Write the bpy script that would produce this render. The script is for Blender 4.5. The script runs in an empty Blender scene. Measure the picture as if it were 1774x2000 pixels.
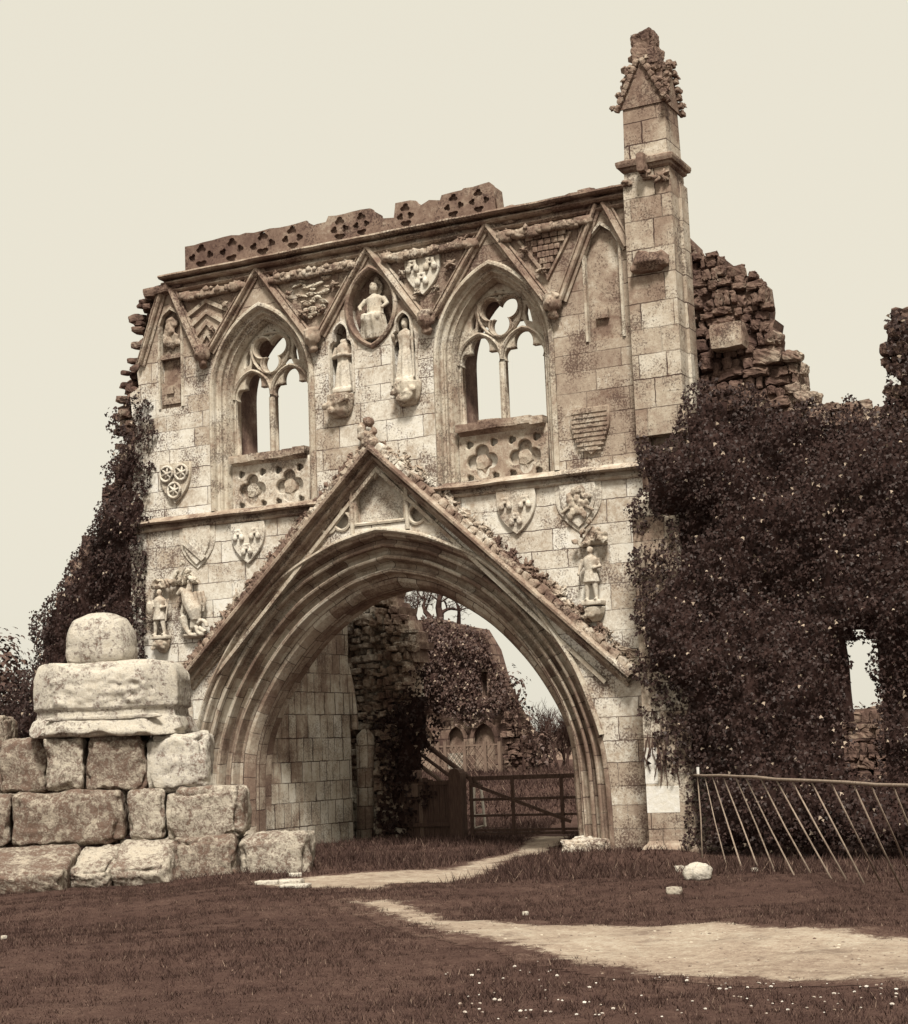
import bpy, bmesh, math, random
import numpy as np
from mathutils import Vector, Matrix, noise as mn

# ---------------------------------------------------------------- camera
SC = bpy.context.scene
COL = SC.collection
FPX = 3300.0
PITCH, ROLL, YAW = math.radians(8.14), math.radians(2.22), math.radians(26.7)
CAM = np.array([9.594, -24.373, 1.6])
_fw = np.array([-math.sin(YAW)*math.cos(PITCH), math.cos(YAW)*math.cos(PITCH), math.sin(PITCH)])
_r = np.array([math.cos(YAW), math.sin(YAW), 0.0]); _u = np.cross(_r, _fw)
RT = math.cos(ROLL)*_r - math.sin(ROLL)*_u
UP = math.sin(ROLL)*_r + math.cos(ROLL)*_u
cam_d = bpy.data.cameras.new('camera'); cam = bpy.data.objects.new('camera', cam_d); COL.objects.link(cam)
cam_d.sensor_fit = 'VERTICAL'; cam_d.sensor_height = 24.0; cam_d.lens = FPX/2000*24.0
cam_d.clip_start = 0.1; cam_d.clip_end = 2000
cam.matrix_world = Matrix(((RT[0], UP[0], -_fw[0], CAM[0]), (RT[1], UP[1], -_fw[1], CAM[1]), (RT[2], UP[2], -_fw[2], CAM[2]), (0, 0, 0, 1)))
SC.camera = cam
SC.cycles.diffuse_bounces = 2

# ---------------------------------------------------------------- light
EXPO = 2.0
SC.view_settings.view_transform = 'Standard'; SC.view_settings.look = 'None'
SC.view_settings.exposure = EXPO; SC.view_settings.gamma = 1.0; SC.view_settings.use_curve_mapping = False
SUN_AZ, SUN_EL = math.radians(27), math.radians(54)       # right of the facade's normal, height
sdir = Vector((math.sin(SUN_AZ)*math.cos(SUN_EL), -math.cos(SUN_AZ)*math.cos(SUN_EL), math.sin(SUN_EL)))
W = bpy.data.worlds.new('World'); SC.world = W; W.use_nodes = True
nt = W.node_tree; nt.nodes.clear()
sky = nt.nodes.new('ShaderNodeTexSky'); sky.sky_type = 'NISHITA'; sky.sun_disc = False
sky.sun_elevation = SUN_EL; sky.sun_rotation = math.atan2(sdir.x, sdir.y); sky.dust_density = 6; sky.air_density = 1
bw = nt.nodes.new('ShaderNodeRGBToBW'); mul = nt.nodes.new('ShaderNodeMix'); mul.data_type = 'RGBA'
tint = nt.nodes.new('ShaderNodeVectorMath'); tint.operation = 'MULTIPLY'; tint.inputs[1].default_value = (.52, .485, .4)
bg = nt.nodes.new('ShaderNodeBackground'); bg.inputs[1].default_value = 0.1
wo = nt.nodes.new('ShaderNodeOutputWorld')
nt.links.new(sky.outputs[0], bw.inputs[0]); nt.links.new(bw.outputs[0], tint.inputs[0])
mul.inputs[0].default_value = 0.9
nt.links.new(tint.outputs[0], mul.inputs[6]); mul.inputs[7].default_value = (2.16, 2.05, 1.72, 1)
nt.links.new(mul.outputs[2], bg.inputs[0]); nt.links.new(bg.outputs[0], wo.inputs[0])
sl = bpy.data.lights.new('sun', 'SUN'); sl.energy = 1.5; sl.angle = math.radians(11); sl.color = (1.0, .955, .84)
so = bpy.data.objects.new('sun', sl); COL.objects.link(so); so.location = (20, -20, 40)
so.rotation_euler = (-sdir).to_track_quat('-Z', 'Y').to_euler()

# ---------------------------------------------------------------- picture points to places
def _ray(x, y): return _fw*FPX + RT*(x-887) - UP*(y-1000)
def P3(x, y, Y=0.0):
    r = _ray(x, y); return CAM + r*((Y-CAM[1])/r[1])
def F(x, y, Y=0.0):
    p = P3(x, y, Y); return (float(p[0]), float(p[2]))
def G(x, y, z=0.0):
    r = _ray(x, y); p = CAM + r*((z-CAM[2])/r[2]); return Vector(p)
def D(x, y, d):
    return Vector(CAM + _ray(x, y)*(d/FPX))
R = random.Random(7)

# ---------------------------------------------------------------- objects
def link(o): COL.objects.link(o); return o
def wpos(o):
    v = Vector((0, 0, 0))
    while o is not None: v += o.location; o = o.parent
    return v
def tag(o, label=None, cat=None, group=None, kind=None):
    if label: o['label'] = label
    if cat: o['category'] = cat
    if group: o['group'] = group
    if kind: o['kind'] = kind
    return o
def thing(name, loc, label, cat, group=None):
    o = link(bpy.data.objects.new(name, None)); o.location = loc; o.empty_display_size = .2
    return tag(o, label, cat, group)
def mesh_obj(name, me, mat, parent=None, base=None, smooth=False):
    """mesh in world coordinates -> object (child of parent, or top-level with origin at base)"""
    o = link(bpy.data.objects.new(name, me))
    mats = mat if isinstance(mat, (list, tuple)) else [mat]
    if not me.materials:
        for m in mats: me.materials.append(m)
    if smooth:
        me.polygons.foreach_set('use_smooth', [True]*len(me.polygons))
    if parent is not None:
        o.parent = parent; o.location = -wpos(parent)
    elif base is not None:
        me.transform(Matrix.Translation(-Vector(base))); o.location = base
    return o
class MB:
    def __init__(s): s.v = []; s.f = []
    def add(s, vs, fs):
        n = len(s.v); s.v += [tuple(v) for v in vs]; s.f += [tuple(i+n for i in f) for f in fs]; return s
    def mesh(s, name='mesh'):
        me = bpy.data.meshes.new(name); me.from_pydata(s.v, [], s.f); me.update(); return me
    def build(s, name, mat, parent=None, base=None, smooth=False):
        return mesh_obj(name, s.mesh(name), mat, parent, base, smooth)
    def box(s, x0, x1, y0, y1, z0, z1):
        v = [(x, y, z) for x in (x0, x1) for y in (y0, y1) for z in (z0, z1)]
        return s.add(v, [(0, 1, 3, 2), (4, 6, 7, 5), (0, 4, 5, 1), (2, 3, 7, 6), (0, 2, 6, 4), (1, 5, 7, 3)])
    def prism(s, pts, y0, y1):
        """simple polygon (X,Z) extruded between y0 and y1"""
        n = len(pts); v = [(p[0], y0, p[1]) for p in pts] + [(p[0], y1, p[1]) for p in pts]
        a = sum(pts[i][0]*pts[(i+1) % n][1]-pts[(i+1) % n][0]*pts[i][1] for i in range(n))
        f = [tuple(range(n)), tuple(range(2*n-1, n-1, -1))] + [(i, i+n, (i+1) % n+n, (i+1) % n) for i in range(n)]
        if a < 0: f = [tuple(reversed(q)) for q in f]
        return s.add(v, f)
    def tube(s, pts, rad, k=6, caps=True):
        pts = [Vector(p) for p in pts]; n = len(pts)
        if not isinstance(rad, (list, tuple)): rad = [rad]*n
        vs = []; fs = []
        for i, p in enumerate(pts):
            t = (pts[min(i+1, n-1)]-pts[max(i-1, 0)]).normalized()
            a = Vector((0, 0, 1)) if abs(t.z) < .9 else Vector((1, 0, 0))
            b = t.cross(a).normalized(); c = b.cross(t)
            for j in range(k):
                th = 2*math.pi*j/k; vs.append(p+(b*math.cos(th)+c*math.sin(th))*rad[i])
        for i in range(n-1):
            for j in range(k):
                q = (j+1) % k; fs.append((i*k+j, i*k+q, (i+1)*k+q, (i+1)*k+j))
        if caps: fs += [tuple(range(k-1, -1, -1)), tuple((n-1)*k+j for j in range(k))]
        return s.add(vs, fs)
    def loft(s, rings, k=14, fold=0.0, nf=7, ph=0.0):
        """rings: (z, rx, ry, cx, cy) vertical body"""
        vs = []; fs = []; n = len(rings)
        for i, (z, rx, ry, cx, cy) in enumerate(rings):
            w = fold*max(0, 1-i/(n*.75))
            for j in range(k):
                th = 2*math.pi*j/k; m = 1+w*math.sin(nf*th+ph)
                vs.append((cx+rx*m*math.cos(th), cy+ry*m*math.sin(th), z))
        for i in range(n-1):
            for j in range(k):
                q = (j+1) % k; fs.append((i*k+j, i*k+q, (i+1)*k+q, (i+1)*k+j))
        fs += [tuple(range(k-1, -1, -1)), tuple((n-1)*k+j for j in range(k))]
        return s.add(vs, fs)
    def blob(s, c, r, seed=0, amt=.15, lv=2, freq=1.6, rot=0.0):
        v, f = ico(lv); out = []
        cr, sr = math.cos(rot), math.sin(rot)
        for p in v:
            d = 1+amt*2*mn.noise(Vector(p)*freq+Vector((seed*3.1, seed*1.7, seed)))
            x, y, z = p[0]*r[0]*d, p[1]*r[1]*d, p[2]*r[2]*d
            x, z = x*cr-z*sr, x*sr+z*cr
            out.append((c[0]+x, c[1]+y, c[2]+z))
        return s.add(out, f)
    def stone(s, c, h, rz=0.0, seed=0, n=4, k=.18, amt=.06, freq=1.3, tilt=0.0, skew=(0, 0), chip=0.0, grain=0.0):
        """rough worn block: centre c, half sizes h, turned rz about Z"""
        v, f = cube(n); out = []
        m = Matrix.Rotation(rz, 3, 'Z') @ Matrix.Rotation(tilt, 3, 'Y')
        sv = Vector((seed*1.37, seed*2.11, seed*.73)); mh = min(h)
        for p in v:
            p = Vector(p); q = p*(1-k)+p.normalized()*1.15*k
            q = Vector((q.x*h[0], q.y*h[1], q.z*h[2]))
            if k < .3:      # same edge radius on every axis
                rr = mh*k*2.2; cl = Vector([max(-(hh-rr), min(hh-rr, a*hh)) for a, hh in zip(p, h)])
                e = Vector((p.x*h[0], p.y*h[1], p.z*h[2]))-cl
                q = cl + (e.normalized()*min(rr, e.length) if e.length > 1e-6 else e)
            w = Vector((q.x/mh, q.y/mh, q.z/mh))
            q += Vector(mn.noise_vector(w*freq*.6+sv))*amt*mh*1.3 + Vector(mn.noise_vector(w*freq*2.2+sv))*amt*mh*.5
            if chip:
                s2 = sorted(abs(a) for a in p)[1]
                if s2 > .62:
                    e = (s2-.62)/.38; c1 = max(0, mn.noise(w*.55+sv)+.05)+.6*max(0, mn.noise(w*1.9+sv*2)); q *= 1-chip*e*e*c1*mh/max(q.length, .01)
            if grain: q += Vector(mn.noise_vector(w*7+sv))*grain + Vector(mn.noise_vector(w*15+sv))*grain*.6
            q.x += skew[0]*p.z*h[2]; q.y += skew[1]*p.z*h[2]
            out.append(Vector(c)+m @ q)
        return s.add(out, f)
_ic = {}
def ico(lv):
    if lv not in _ic:
        b = bmesh.new(); bmesh.ops.create_icosphere(b, subdivisions=lv, radius=1)
        _ic[lv] = ([tuple(v.co) for v in b.verts], [tuple(v.index for v in f.verts) for f in b.faces]); b.free()
    return _ic[lv]
_cb = {}
def cube(n):
    if n not in _cb:
        d = {}; fs = []
        def vid(p):
            key = tuple(round(a*n) for a in p)
            if key not in d: d[key] = len(d)
            return d[key]
        for ax in range(3):
            for sg in (-1, 1):
                for i in range(n):
                    for j in range(n):
                        q = []
                        for a, b in ((i, j), (i+1, j), (i+1, j+1), (i, j+1)):
                            p = [0, 0, 0]; p[ax] = sg; p[(ax+1) % 3] = 2*a/n-1; p[(ax+2) % 3] = 2*b/n-1; q.append(vid(p))
                        fs.append(tuple(q) if sg > 0 else tuple(reversed(q)))
        vs = [None]*len(d)
        for k, i in d.items(): vs[i] = tuple(a/n for a in k)
        _cb[n] = (vs, fs)
    return _cb[n]
def evaluated(tmp):
    link(tmp); dg = bpy.context.evaluated_depsgraph_get(); dg.update()
    me = bpy.data.meshes.new_from_object(tmp.evaluated_get(dg), depsgraph=dg)
    bpy.data.objects.remove(tmp, do_unlink=True); return me
def cut_mesh(polys, y0, y1, bevel=0.0):
    """polygons (X,Z), the inner ones holes, extruded from y0 to y1"""
    cu = bpy.data.curves.new('cut', 'CURVE'); cu.dimensions = '2D'; cu.fill_mode = 'BOTH'
    cu.extrude = (y1-y0)/2-bevel; cu.bevel_depth = bevel; cu.bevel_resolution = 1
    if bevel: cu.offset = -bevel
    for p in polys:
        sp = cu.splines.new('POLY'); sp.points.add(len(p)-1); sp.use_cyclic_u = True
        for i, (a, b) in enumerate(p): sp.points[i].co = (a, b, 0, 1)
    me = evaluated(bpy.data.objects.new('cut', cu)); bpy.data.curves.remove(cu)
    me.transform(Matrix(((1, 0, 0, 0), (0, 0, -1, (y0+y1)/2), (0, 1, 0, 0), (0, 0, 0, 1))))
    me.materials.clear()
    return me
def cut(name, polys, y0, y1, mat, parent, bevel=0.0):
    return mesh_obj(name, cut_mesh(polys, y0, y1, bevel), mat, parent)
def fuse(mb, voxel=.02, sm=2):
    tmp = bpy.data.objects.new('fuse', mb.mesh('fuse'))
    r = tmp.modifiers.new('r', 'REMESH'); r.mode = 'VOXEL'; r.voxel_size = voxel
    if sm:
        q = tmp.modifiers.new('s', 'SMOOTH'); q.iterations = sm; q.factor = .5
    me = evaluated(tmp); return me
def join_mesh(a, b):
    bm = bmesh.new(); bm.from_mesh(a); bm.from_mesh(b); me = bpy.data.meshes.new('m'); bm.to_mesh(me); bm.free(); return me

# ---------------------------------------------------------------- plane curves (X,Z)
def crom(pts, n=8):
    out = []; P = [pts[0]]+list(pts)+[pts[-1]]
    for i in range(1, len(P)-2):
        p0, p1, p2, p3 = [np.array(P[j], float) for j in (i-1, i, i+1, i+2)]
        for k in range(n):
            t = k/n; out.append(tuple(.5*((2*p1)+(-p0+p2)*t+(2*p0-5*p1+4*p2-p3)*t*t+(-p0+3*p1-3*p2+p3)*t**3)))
    out.append(tuple(pts[-1])); return out
def resample(pts, n):
    a = np.array(pts, float); s = np.r_[0, np.cumsum(np.hypot(*np.diff(a, axis=0).T))]
    t = np.linspace(0, s[-1], n); return [(float(x), float(z)) for x, z in zip(np.interp(t, s, a[:, 0]), np.interp(t, s, a[:, 1]))]
def parch(cx, w, zs, h, n=12):
    """two-centred pointed arch from right springing over the apex to the left one"""
    r = (w*w+h*h)/(2*w); a1 = math.acos(max(-1, min(1, (r-w)/r))) ; out = []
    for i in range(n+1):
        a = a1*i/n; out.append((cx+w-r+r*math.cos(a), zs+r*math.sin(a)))
    return out + [(2*cx-x, z) for x, z in reversed(out[:-1])]
def foil(cx, cz, n, d, r, rot=0.0, k=60, sx=1.0):
    out = []
    for i in range(k):
        th = 2*math.pi*i/k; best = r*.5
        for j in range(n):
            ph = th-(rot+2*math.pi*j/n); q = r*r-(d*math.sin(ph))**2
            if q > 0: best = max(best, d*math.cos(ph)+math.sqrt(q))
        out.append((cx+sx*best*math.cos(th), cz+best*math.sin(th)))
    return out
def sweep(path, prof, closed=False):
    """path (X,Z); prof (n, y): n to the left of the path"""
    P = [Vector(p) for p in path]; n = len(P); nor = []
    for i in range(n):
        d1 = (P[i]-P[i-1]).normalized() if i > 0 or closed else None
        d2 = (P[(i+1) % n]-P[i]).normalized() if i < n-1 or closed else None
        if d1 is None: d1 = d2
        if d2 is None: d2 = d1
        a = Vector((-d1.y, d1.x)); b = Vector((-d2.y, d2.x)); m = (a+b)
        m = m/max(m.length_squared/2, .35) if m.length > 1e-6 else a
        nor.append(m)
    k = len(prof); vs = []; fs = []
    for i in range(n):
        for (q, y) in prof: vs.append((P[i].x+nor[i].x*q, y, P[i].y+nor[i].y*q))
    for i in range(n-1 if not closed else n):
        j = (i+1) % n
        for c in range(k-1): fs.append((i*k+c, i*k+c+1, j*k+c+1, j*k+c))
    return vs, fs
def inpoly(x, z, poly):
    c = False; n = len(poly); j = n-1
    for i in range(n):
        xi, zi = poly[i]; xj, zj = poly[j]
        if (zi > z) != (zj > z) and x < (xj-xi)*(z-zi)/(zj-zi)+xi: c = not c
        j = i
    return c
def inpoly_np(x, y, poly):
    c = np.zeros(x.shape, bool); n = len(poly); j = n-1
    for i in range(n):
        xi, zi = poly[i]; xj, zj = poly[j]
        if zi != zj: c ^= ((zi > y) != (zj > y)) & (x < (xj-xi)*(y-zi)/(zj-zi)+xi)
        j = i
    return c

# ---------------------------------------------------------------- materials
SEP = [(0, (0, 0, 0)), (62, (62, 44.5, 37.5)), (92, (92, 70, 58)), (130, (130, 105.5, 86)), (165, (165, 143, 117)), (200, (200, 185, 156)), (225, (225, 213, 186)), (240, (240, 233, 214)), (255, (255, 250, 236))]
def sep(g, k=.78):
    """albedo of a sepia tone that reads g (0-255 red) in full light"""
    for (a, ca), (b, cb) in zip(SEP, SEP[1:]):
        if g <= b:
            t = (g-a)/(b-a); c = [x+(y-x)*t for x, y in zip(ca, cb)]; break
    lin = [((v/255+.055)/1.055)**2.4 if v > 10 else v/255/12.92 for v in c]
    lt = (1.0, .95, .79)
    return tuple(min(.9, l*k/q) for l, q in zip(lin, lt))+(1,)
class N:
    """small expression builder over shader nodes"""
    def __init__(s, name, rough=.9, spec=.15):
        s.m = bpy.data.materials.new(name); s.m.use_nodes = True; s.t = s.m.node_tree
        s.b = s.t.nodes['Principled BSDF']; s.b.inputs['Roughness'].default_value = rough
        s.b.inputs['Specular IOR Level'].default_value = spec
        tc = s.t.nodes.new('ShaderNodeTexCoord'); s.P = tc.outputs['Object']; s.UV = tc.outputs['UV']
    def new(s, ty, ins=None, **kw):
        n = s.t.nodes.new(ty)
        for k, v in kw.items(): setattr(n, k, v)
        for k, v in (ins or {}).items(): s.set(n.inputs[k], v)
        return n
    def set(s, sock, v):
        if hasattr(v, 'is_output'): s.t.links.new(v, sock)
        else: sock.default_value = v
    def M(s, op, a, b=0.0, c=0.0, clamp=False):
        n = s.new('ShaderNodeMath', operation=op, use_clamp=clamp); s.set(n.inputs[0], a); s.set(n.inputs[1], b); s.set(n.inputs[2], c); return n.outputs[0]
    def add(s, a, b): return s.M('ADD', a, b)
    def mul(s, a, b): return s.M('MULTIPLY', a, b)
    def mad(s, a, b, c, clamp=False): return s.M('MULTIPLY_ADD', a, b, c, clamp)
    def sm(s, x, a, b): 
        n = s.new('ShaderNodeMapRange', interpolation_type='SMOOTHSTEP'); s.set(n.inputs[0], x); n.inputs[1].default_value = a; n.inputs[2].default_value = b; return n.outputs[0]
    def noise(s, vec, scale, detail=3.0, rough=.55, dist=0.0, off=0.0):
        if off:
            v = s.new('ShaderNodeVectorMath', operation='ADD'); s.set(v.inputs[0], vec); v.inputs[1].default_value = (off, off*.7, off*1.3); vec = v.outputs[0]
        n = s.new('ShaderNodeTexNoise', {'Scale': scale, 'Detail': detail, 'Roughness': rough, 'Distortion': dist}); s.set(n.inputs['Vector'], vec); return n.outputs['Fac']
    def vor(s, vec, scale, feature='F1', out='Distance', rnd=1.0):
        n = s.new('ShaderNodeTexVoronoi', {'Scale': scale, 'Randomness': rnd}, feature=feature); s.set(n.inputs['Vector'], vec); return n.outputs[out]
    def xyz(s, vec=None):
        n = s.new('ShaderNodeSeparateXYZ'); s.set(n.inputs[0], vec or s.P); return n.outputs
    def comb(s, x, y, z=0.0):
        n = s.new('ShaderNodeCombineXYZ'); s.set(n.inputs[0], x); s.set(n.inputs[1], y); s.set(n.inputs[2], z); return n.outputs[0]
    def mix(s, f, a, b):
        n = s.new('ShaderNodeMix', data_type='RGBA'); s.set(n.inputs[0], f); s.set(n.inputs[6], a); s.set(n.inputs[7], b); return n.outputs[2]
    def ramp(s, f, stops):
        n = s.new('ShaderNodeValToRGB'); s.set(n.inputs[0], f); e = n.color_ramp.elements
        while len(e) < len(stops): e.new(.5)
        for q, (p, c) in zip(e, stops): q.position = p; q.color = c
        return n.outputs[0]
    def bump(s, h, strength=.5, dist=.02):
        n = s.new('ShaderNodeBump', {'Strength': strength, 'Distance': dist}); s.set(n.inputs['Height'], h); s.t.links.new(n.outputs[0], s.b.inputs['Normal'])
    def rnd(s): return s.new('ShaderNodeNewGeometry').outputs['Random Per Island']
    def col(s, c): s.set(s.b.inputs['Base Color'], c); return s.m
def stone_mat(name, lo, mid, hi, dark=78, joints=None, bw=.55, bh=.3, jw=.011, brickamt=.32, speck=.5, stain=None, seed=0., vary=.5, uv=False, bump=.6, streak=0.0):
    n = N(name, .92, .12); P = n.P; x, y, z = n.xyz()
    big = n.noise(P, .55, 3, .6, off=seed); med = n.noise(P, 2.6, 4, .62, off=seed+3); fine = n.noise(P, 13, 5, .68, off=seed+7); grit = n.noise(P, 55, 3, .7, off=seed+2)
    tone = n.mad(n.add(big, -.5), vary*1.3, .5); tone = n.mad(n.add(med, -.5), vary*1.1, tone); tone = n.mad(n.add(fine, -.5), .55, tone); tone = n.mad(n.add(grit, -.5), .28, tone)
    h = n.mad(fine, .6, n.mul(grit, .25)); mort = None
    if joints:
        if uv: q = n.xyz(n.UV); u, v = q[0], q[1]
        else: u, v = n.mad(y, .83, x), z
        v1 = n.mad(n.add(n.noise(n.comb(0.0, n.mul(v, .9), seed), 1.0, 2), -.5), .34 if not uv else 0.0, v)
        row = n.M('FLOOR', n.M('DIVIDE', v1, bh))
        u1 = n.mad(n.add(n.noise(n.comb(n.mul(u, .8), n.mul(row, 3.73), seed), 1.0, 1), -.5), .8 if not uv else .3, u)
        wob = n.noise(P, 7, 2, off=seed+11)
        u2 = n.mad(n.add(wob, -.5), .035, u1); v2 = n.mad(n.add(wob, -.5), .03, v1)
        br = n.new('ShaderNodeTexBrick', {'Scale': 1.0, 'Mortar Size': jw, 'Mortar Smooth': .25, 'Bias': 0.0, 'Brick Width': bw, 'Row Height': bh, 'Color1': (0, 0, 0, 1), 'Color2': (1, 1, 1, 1), 'Mortar': (.5, .5, .5, 1)}, offset=.5)
        n.t.links.new(n.comb(u2, v2, 0.0), br.inputs['Vector'])
        rb = n.new('ShaderNodeRGBToBW'); n.t.links.new(br.outputs['Color'], rb.inputs[0])
        tone = n.mad(n.add(rb.outputs[0], -.5), brickamt, tone)
        mort = n.mul(br.outputs['Fac'], n.sm(n.noise(P, 1.7, 2, off=seed+5), .30, .62)); mort = n.mad(br.outputs['Fac'], .22, n.mul(mort, .7), True)
        h = n.mad(br.outputs['Fac'], -2.2, h)
    if streak:
        st = n.noise(n.comb(n.mul(x, 5.0), n.mul(y, 5.0), n.mul(z, .45)), 1.0, 4, .6, off=seed+1); tone = n.mad(n.add(st, -.5), -streak, tone)
    if stain: tone = n.M('SUBTRACT', tone, stain(n, x, y, z))
    c = n.ramp(tone, [(.02, sep(lo)), (.34, sep((lo+mid)/2)), (.56, sep(mid)), (.85, sep(hi))])
    if speck:
        sp = n.noise(P, 30, 4, .75, off=seed+9); pm = n.noise(P, 1.9, 4, .6, off=seed+21)
        c = n.mix(n.mul(n.sm(n.mad(pm, .55, n.mul(sp, .75)), .66, .76), speck), c, sep(dark))
    if mort is not None: c = n.mix(mort, c, sep(dark-8))
    n.bump(h, bump, .022); return n.col(c)
def blotch_mat(name, light, dark, thr=.52, seed=0.):
    n = N(name, .93, .1); P = n.P; x, y, z = n.xyz()
    a = n.noise(P, 2.6, 5, .68, .3, off=seed); b = n.noise(P, 13, 5, .78, .5, off=seed+4); g = n.noise(P, 60, 3, .75)
    f2 = n.noise(P, 34, 4, .8, off=seed+9)
    m = n.sm(n.mad(f2, .35, n.mad(b, .60, n.mul(a, .55))), thr+.14, thr+.34)
    tone = n.mad(n.add(g, -.5), .6, n.mad(n.add(a, -.5), .7, n.mad(n.add(b, -.5), .7, .55)))
    c1 = n.ramp(tone, [(.2, sep(light-45)), (.5, sep(light-8)), (.85, sep(min(250, light+14)))])
    c2 = n.ramp(tone, [(.2, sep(dark-18)), (.8, sep(dark+35))])
    n.bump(n.mad(b, .8, n.mad(g, .3, n.mul(m, -.35))), .8, .05)
    return n.col(n.mix(m, c1, c2))
def plain_mat(name, lo, hi, scale=6., rough=.85, spec=.15, seed=0., bump=.3, stretch=None, isl=0.0):
    n = N(name, rough, spec); P = n.P
    if stretch: q = n.xyz(); P = n.comb(n.mul(q[0], stretch[0]), n.mul(q[1], stretch[1]), n.mul(q[2], stretch[2]))
    t = n.noise(P, scale, 5, .65, off=seed)
    t2 = n.mad(n.add(t, -.5), 1.3, .5)
    if isl: t2 = n.mad(n.add(n.rnd(), -.5), isl, t2)
    n.bump(t, bump, .02)
    return n.col(n.ramp(t2, [(.1, sep(lo)), (.9, sep(hi))]))
def leaf_mat(name, lo, hi, glint=200, frac=.05, rough=.38, spec=.45, patch=0.0):
    n = N(name, rough, spec); r = n.rnd()
    t = n.M('FRACT', n.mul(r, 17.31))
    if patch: t = n.mad(n.add(n.mad(n.noise(n.P, 3.1, 4, .7, off=4), .6, n.mul(n.noise(n.P, .7, 3, .6), .6)), -.6), patch, t)
    c = n.ramp(t, [(0, sep(lo)), (.8, sep((lo+hi)/2)), (1, sep(hi))])
    c = n.mix(n.M('GREATER_THAN', r, 1-frac), c, sep(glint)); n.col(c)  # a few random leaves coloured pale, standing in for glossy glints
    n.b.inputs['Specular IOR Level'].default_value = spec
    return n.m
# ---------------------------------------------------------------- stone of the gatehouse
def wall_stain(n, x, y, z):
    nz = n.noise(n.P, .8, 4, .6, off=31); 
    top = n.mul(n.sm(n.mad(nz, 1.6, z), 8.9, 10.6), .34)
    rt = n.mul(n.mul(n.sm(n.mad(nz, 1.2, x), -1.0, .35), n.sm(z, 5.9, 6.2)), .22)
    low = n.mul(n.mul(n.sm(n.mad(nz, -1.2, z), 2.2, .6), n.sm(x, -2.0, -.5)), .10)
    pat = n.mul(n.sm(n.noise(n.P, 1.15, 4, .62, off=47), .54, .70), .2)
    return n.add(n.add(n.M('MAXIMUM', top, rt), low), pat)
M_WALL = stone_mat('weathered_ashlar', 134, 226, 240, 90, 'xz', .72, .34, .008, .2, .85, wall_stain, seed=2.0, vary=.35, streak=.2)
M_PANEL = stone_mat('pale_carved_stone', 128, 220, 236, 88, None, seed=6., vary=.4, speck=.6)
M_MOULD = stone_mat('moulded_limestone', 114, 200, 228, 80, None, seed=9., vary=.7, speck=.7)
M_ARCH = stone_mat('arch_voussoirs', 104, 178, 212, 76, 'uv', .46, .27, .009, .4, .45, None, seed=4., vary=.75, uv=True)
M_GABLE = stone_mat('grey_lichened_stone', 96, 174, 214, 76, None, seed=12., vary=.9, speck=.8)
M_PAR = stone_mat('dark_lichened_stone', 84, 138, 186, 66, None, seed=15., vary=.9, speck=.8)
M_BUT = stone_mat('buttress_ashlar', 118, 188, 222, 78, 'xz', .55, .42, .010, .28, .8, lambda n, x, y, z: n.mul(n.sm(n.mad(n.noise(n.P, 1.2, 3, off=5), 1.4, z), 11.3, 13.2), .42), seed=17., vary=.55)
M_STATUE = stone_mat('pale_statue_stone', 128, 212, 232, 92, None, seed=21., vary=.5, speck=.35)
M_NEW = stone_mat('new_pale_stone', 210, 236, 244, 150, None, seed=25., vary=.3, speck=.1)
M_INNER = stone_mat('passage_ashlar', 112, 196, 226, 76, 'xz', .24, .40, .011, .26, .5, None, seed=28., vary=.6, streak=.5)
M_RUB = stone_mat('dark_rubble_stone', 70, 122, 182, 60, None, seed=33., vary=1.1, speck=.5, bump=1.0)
M_RUBL = stone_mat('brown_rubble_stone', 84, 165, 214, 60, None, seed=36., vary=1.2, speck=.5, bump=1.0)
M_TURF = plain_mat('dry_turf', 62, 92, 9, .95, .05)

CX = -4.09
gh = thing('gatehouse', (CX, 0, 0), 'ruined Gothic stone gatehouse front with a wide pointed arch, carved shields and a tall pinnacle', 'gatehouse')

# ---- window, niche and gate outlines (X,Z)
WC = [CX-2.25, CX+2.25]; WZ = 8.08
def win_outer(c): 
    a = parch(c, 1.09, WZ, 1.53, 12); return [(c+1.09, 5.98)]+a+[(c-1.09, 5.98)]
def win_inner(c, e=0.0, z0=6.95):
    a = parch(c, .80+e, WZ, 1.24+e, 12); return [(c+.80+e, z0)]+a+[(c-.80-e, z0)]
half_o = crom([(0, 5.34), (.5, 5.25), (1.03, 5.09), (1.9, 4.66), (2.72, 3.91), (3.37, 2.98), (3.69, 2.2), (3.86, 1.6), (3.92, 1.0)], 8)
half_i = crom([(0, 4.41), (.42, 4.33), (.85, 4.19), (1.62, 3.71), (2.27, 3.05), (2.72, 2.37), (2.93, 1.85), (2.99, 1.4), (3.0, 1.0)], 8)
NA = 56
def gate_curve(half):
    h = resample(half, NA)+[(half[-1][0]+.01*i, 1.0-1.3*i/4) for i in range(1, 5)]
    return [(CX+x, z) for x, z in reversed(h)]+[(CX-x, z) for x, z in h[1:]]
gate_o, gate_i = gate_curve(half_o), gate_curve(half_i)
def vesica(cx, cz, w, h, k=10):
    a = parch(cx, w/2, cz, h/2, k); return a+[(x, 2*cz-z) for x, z in reversed(a[1:-1])]
VES = vesica(-4.08, 9.17, .9, 1.32)
def niche_shape(cx, w, z0, z1):
    a = parch(cx, w/2*.62, z1-.2, .2, 5); return [(cx+w/2, z0), (cx+w/2, z1-.42), (cx+w/2*.9, z1-.34), (cx+w/2*.62, z1-.3)]+a+[(cx-w/2*.62, z1-.3), (cx-w/2*.9, z1-.34), (cx-w/2, z1-.42), (cx-w/2, z0)]
NL = niche_shape(-4.70, .46, 7.74, 8.98); NR = niche_shape(-3.48, .46, 7.74, 8.98)
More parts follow.
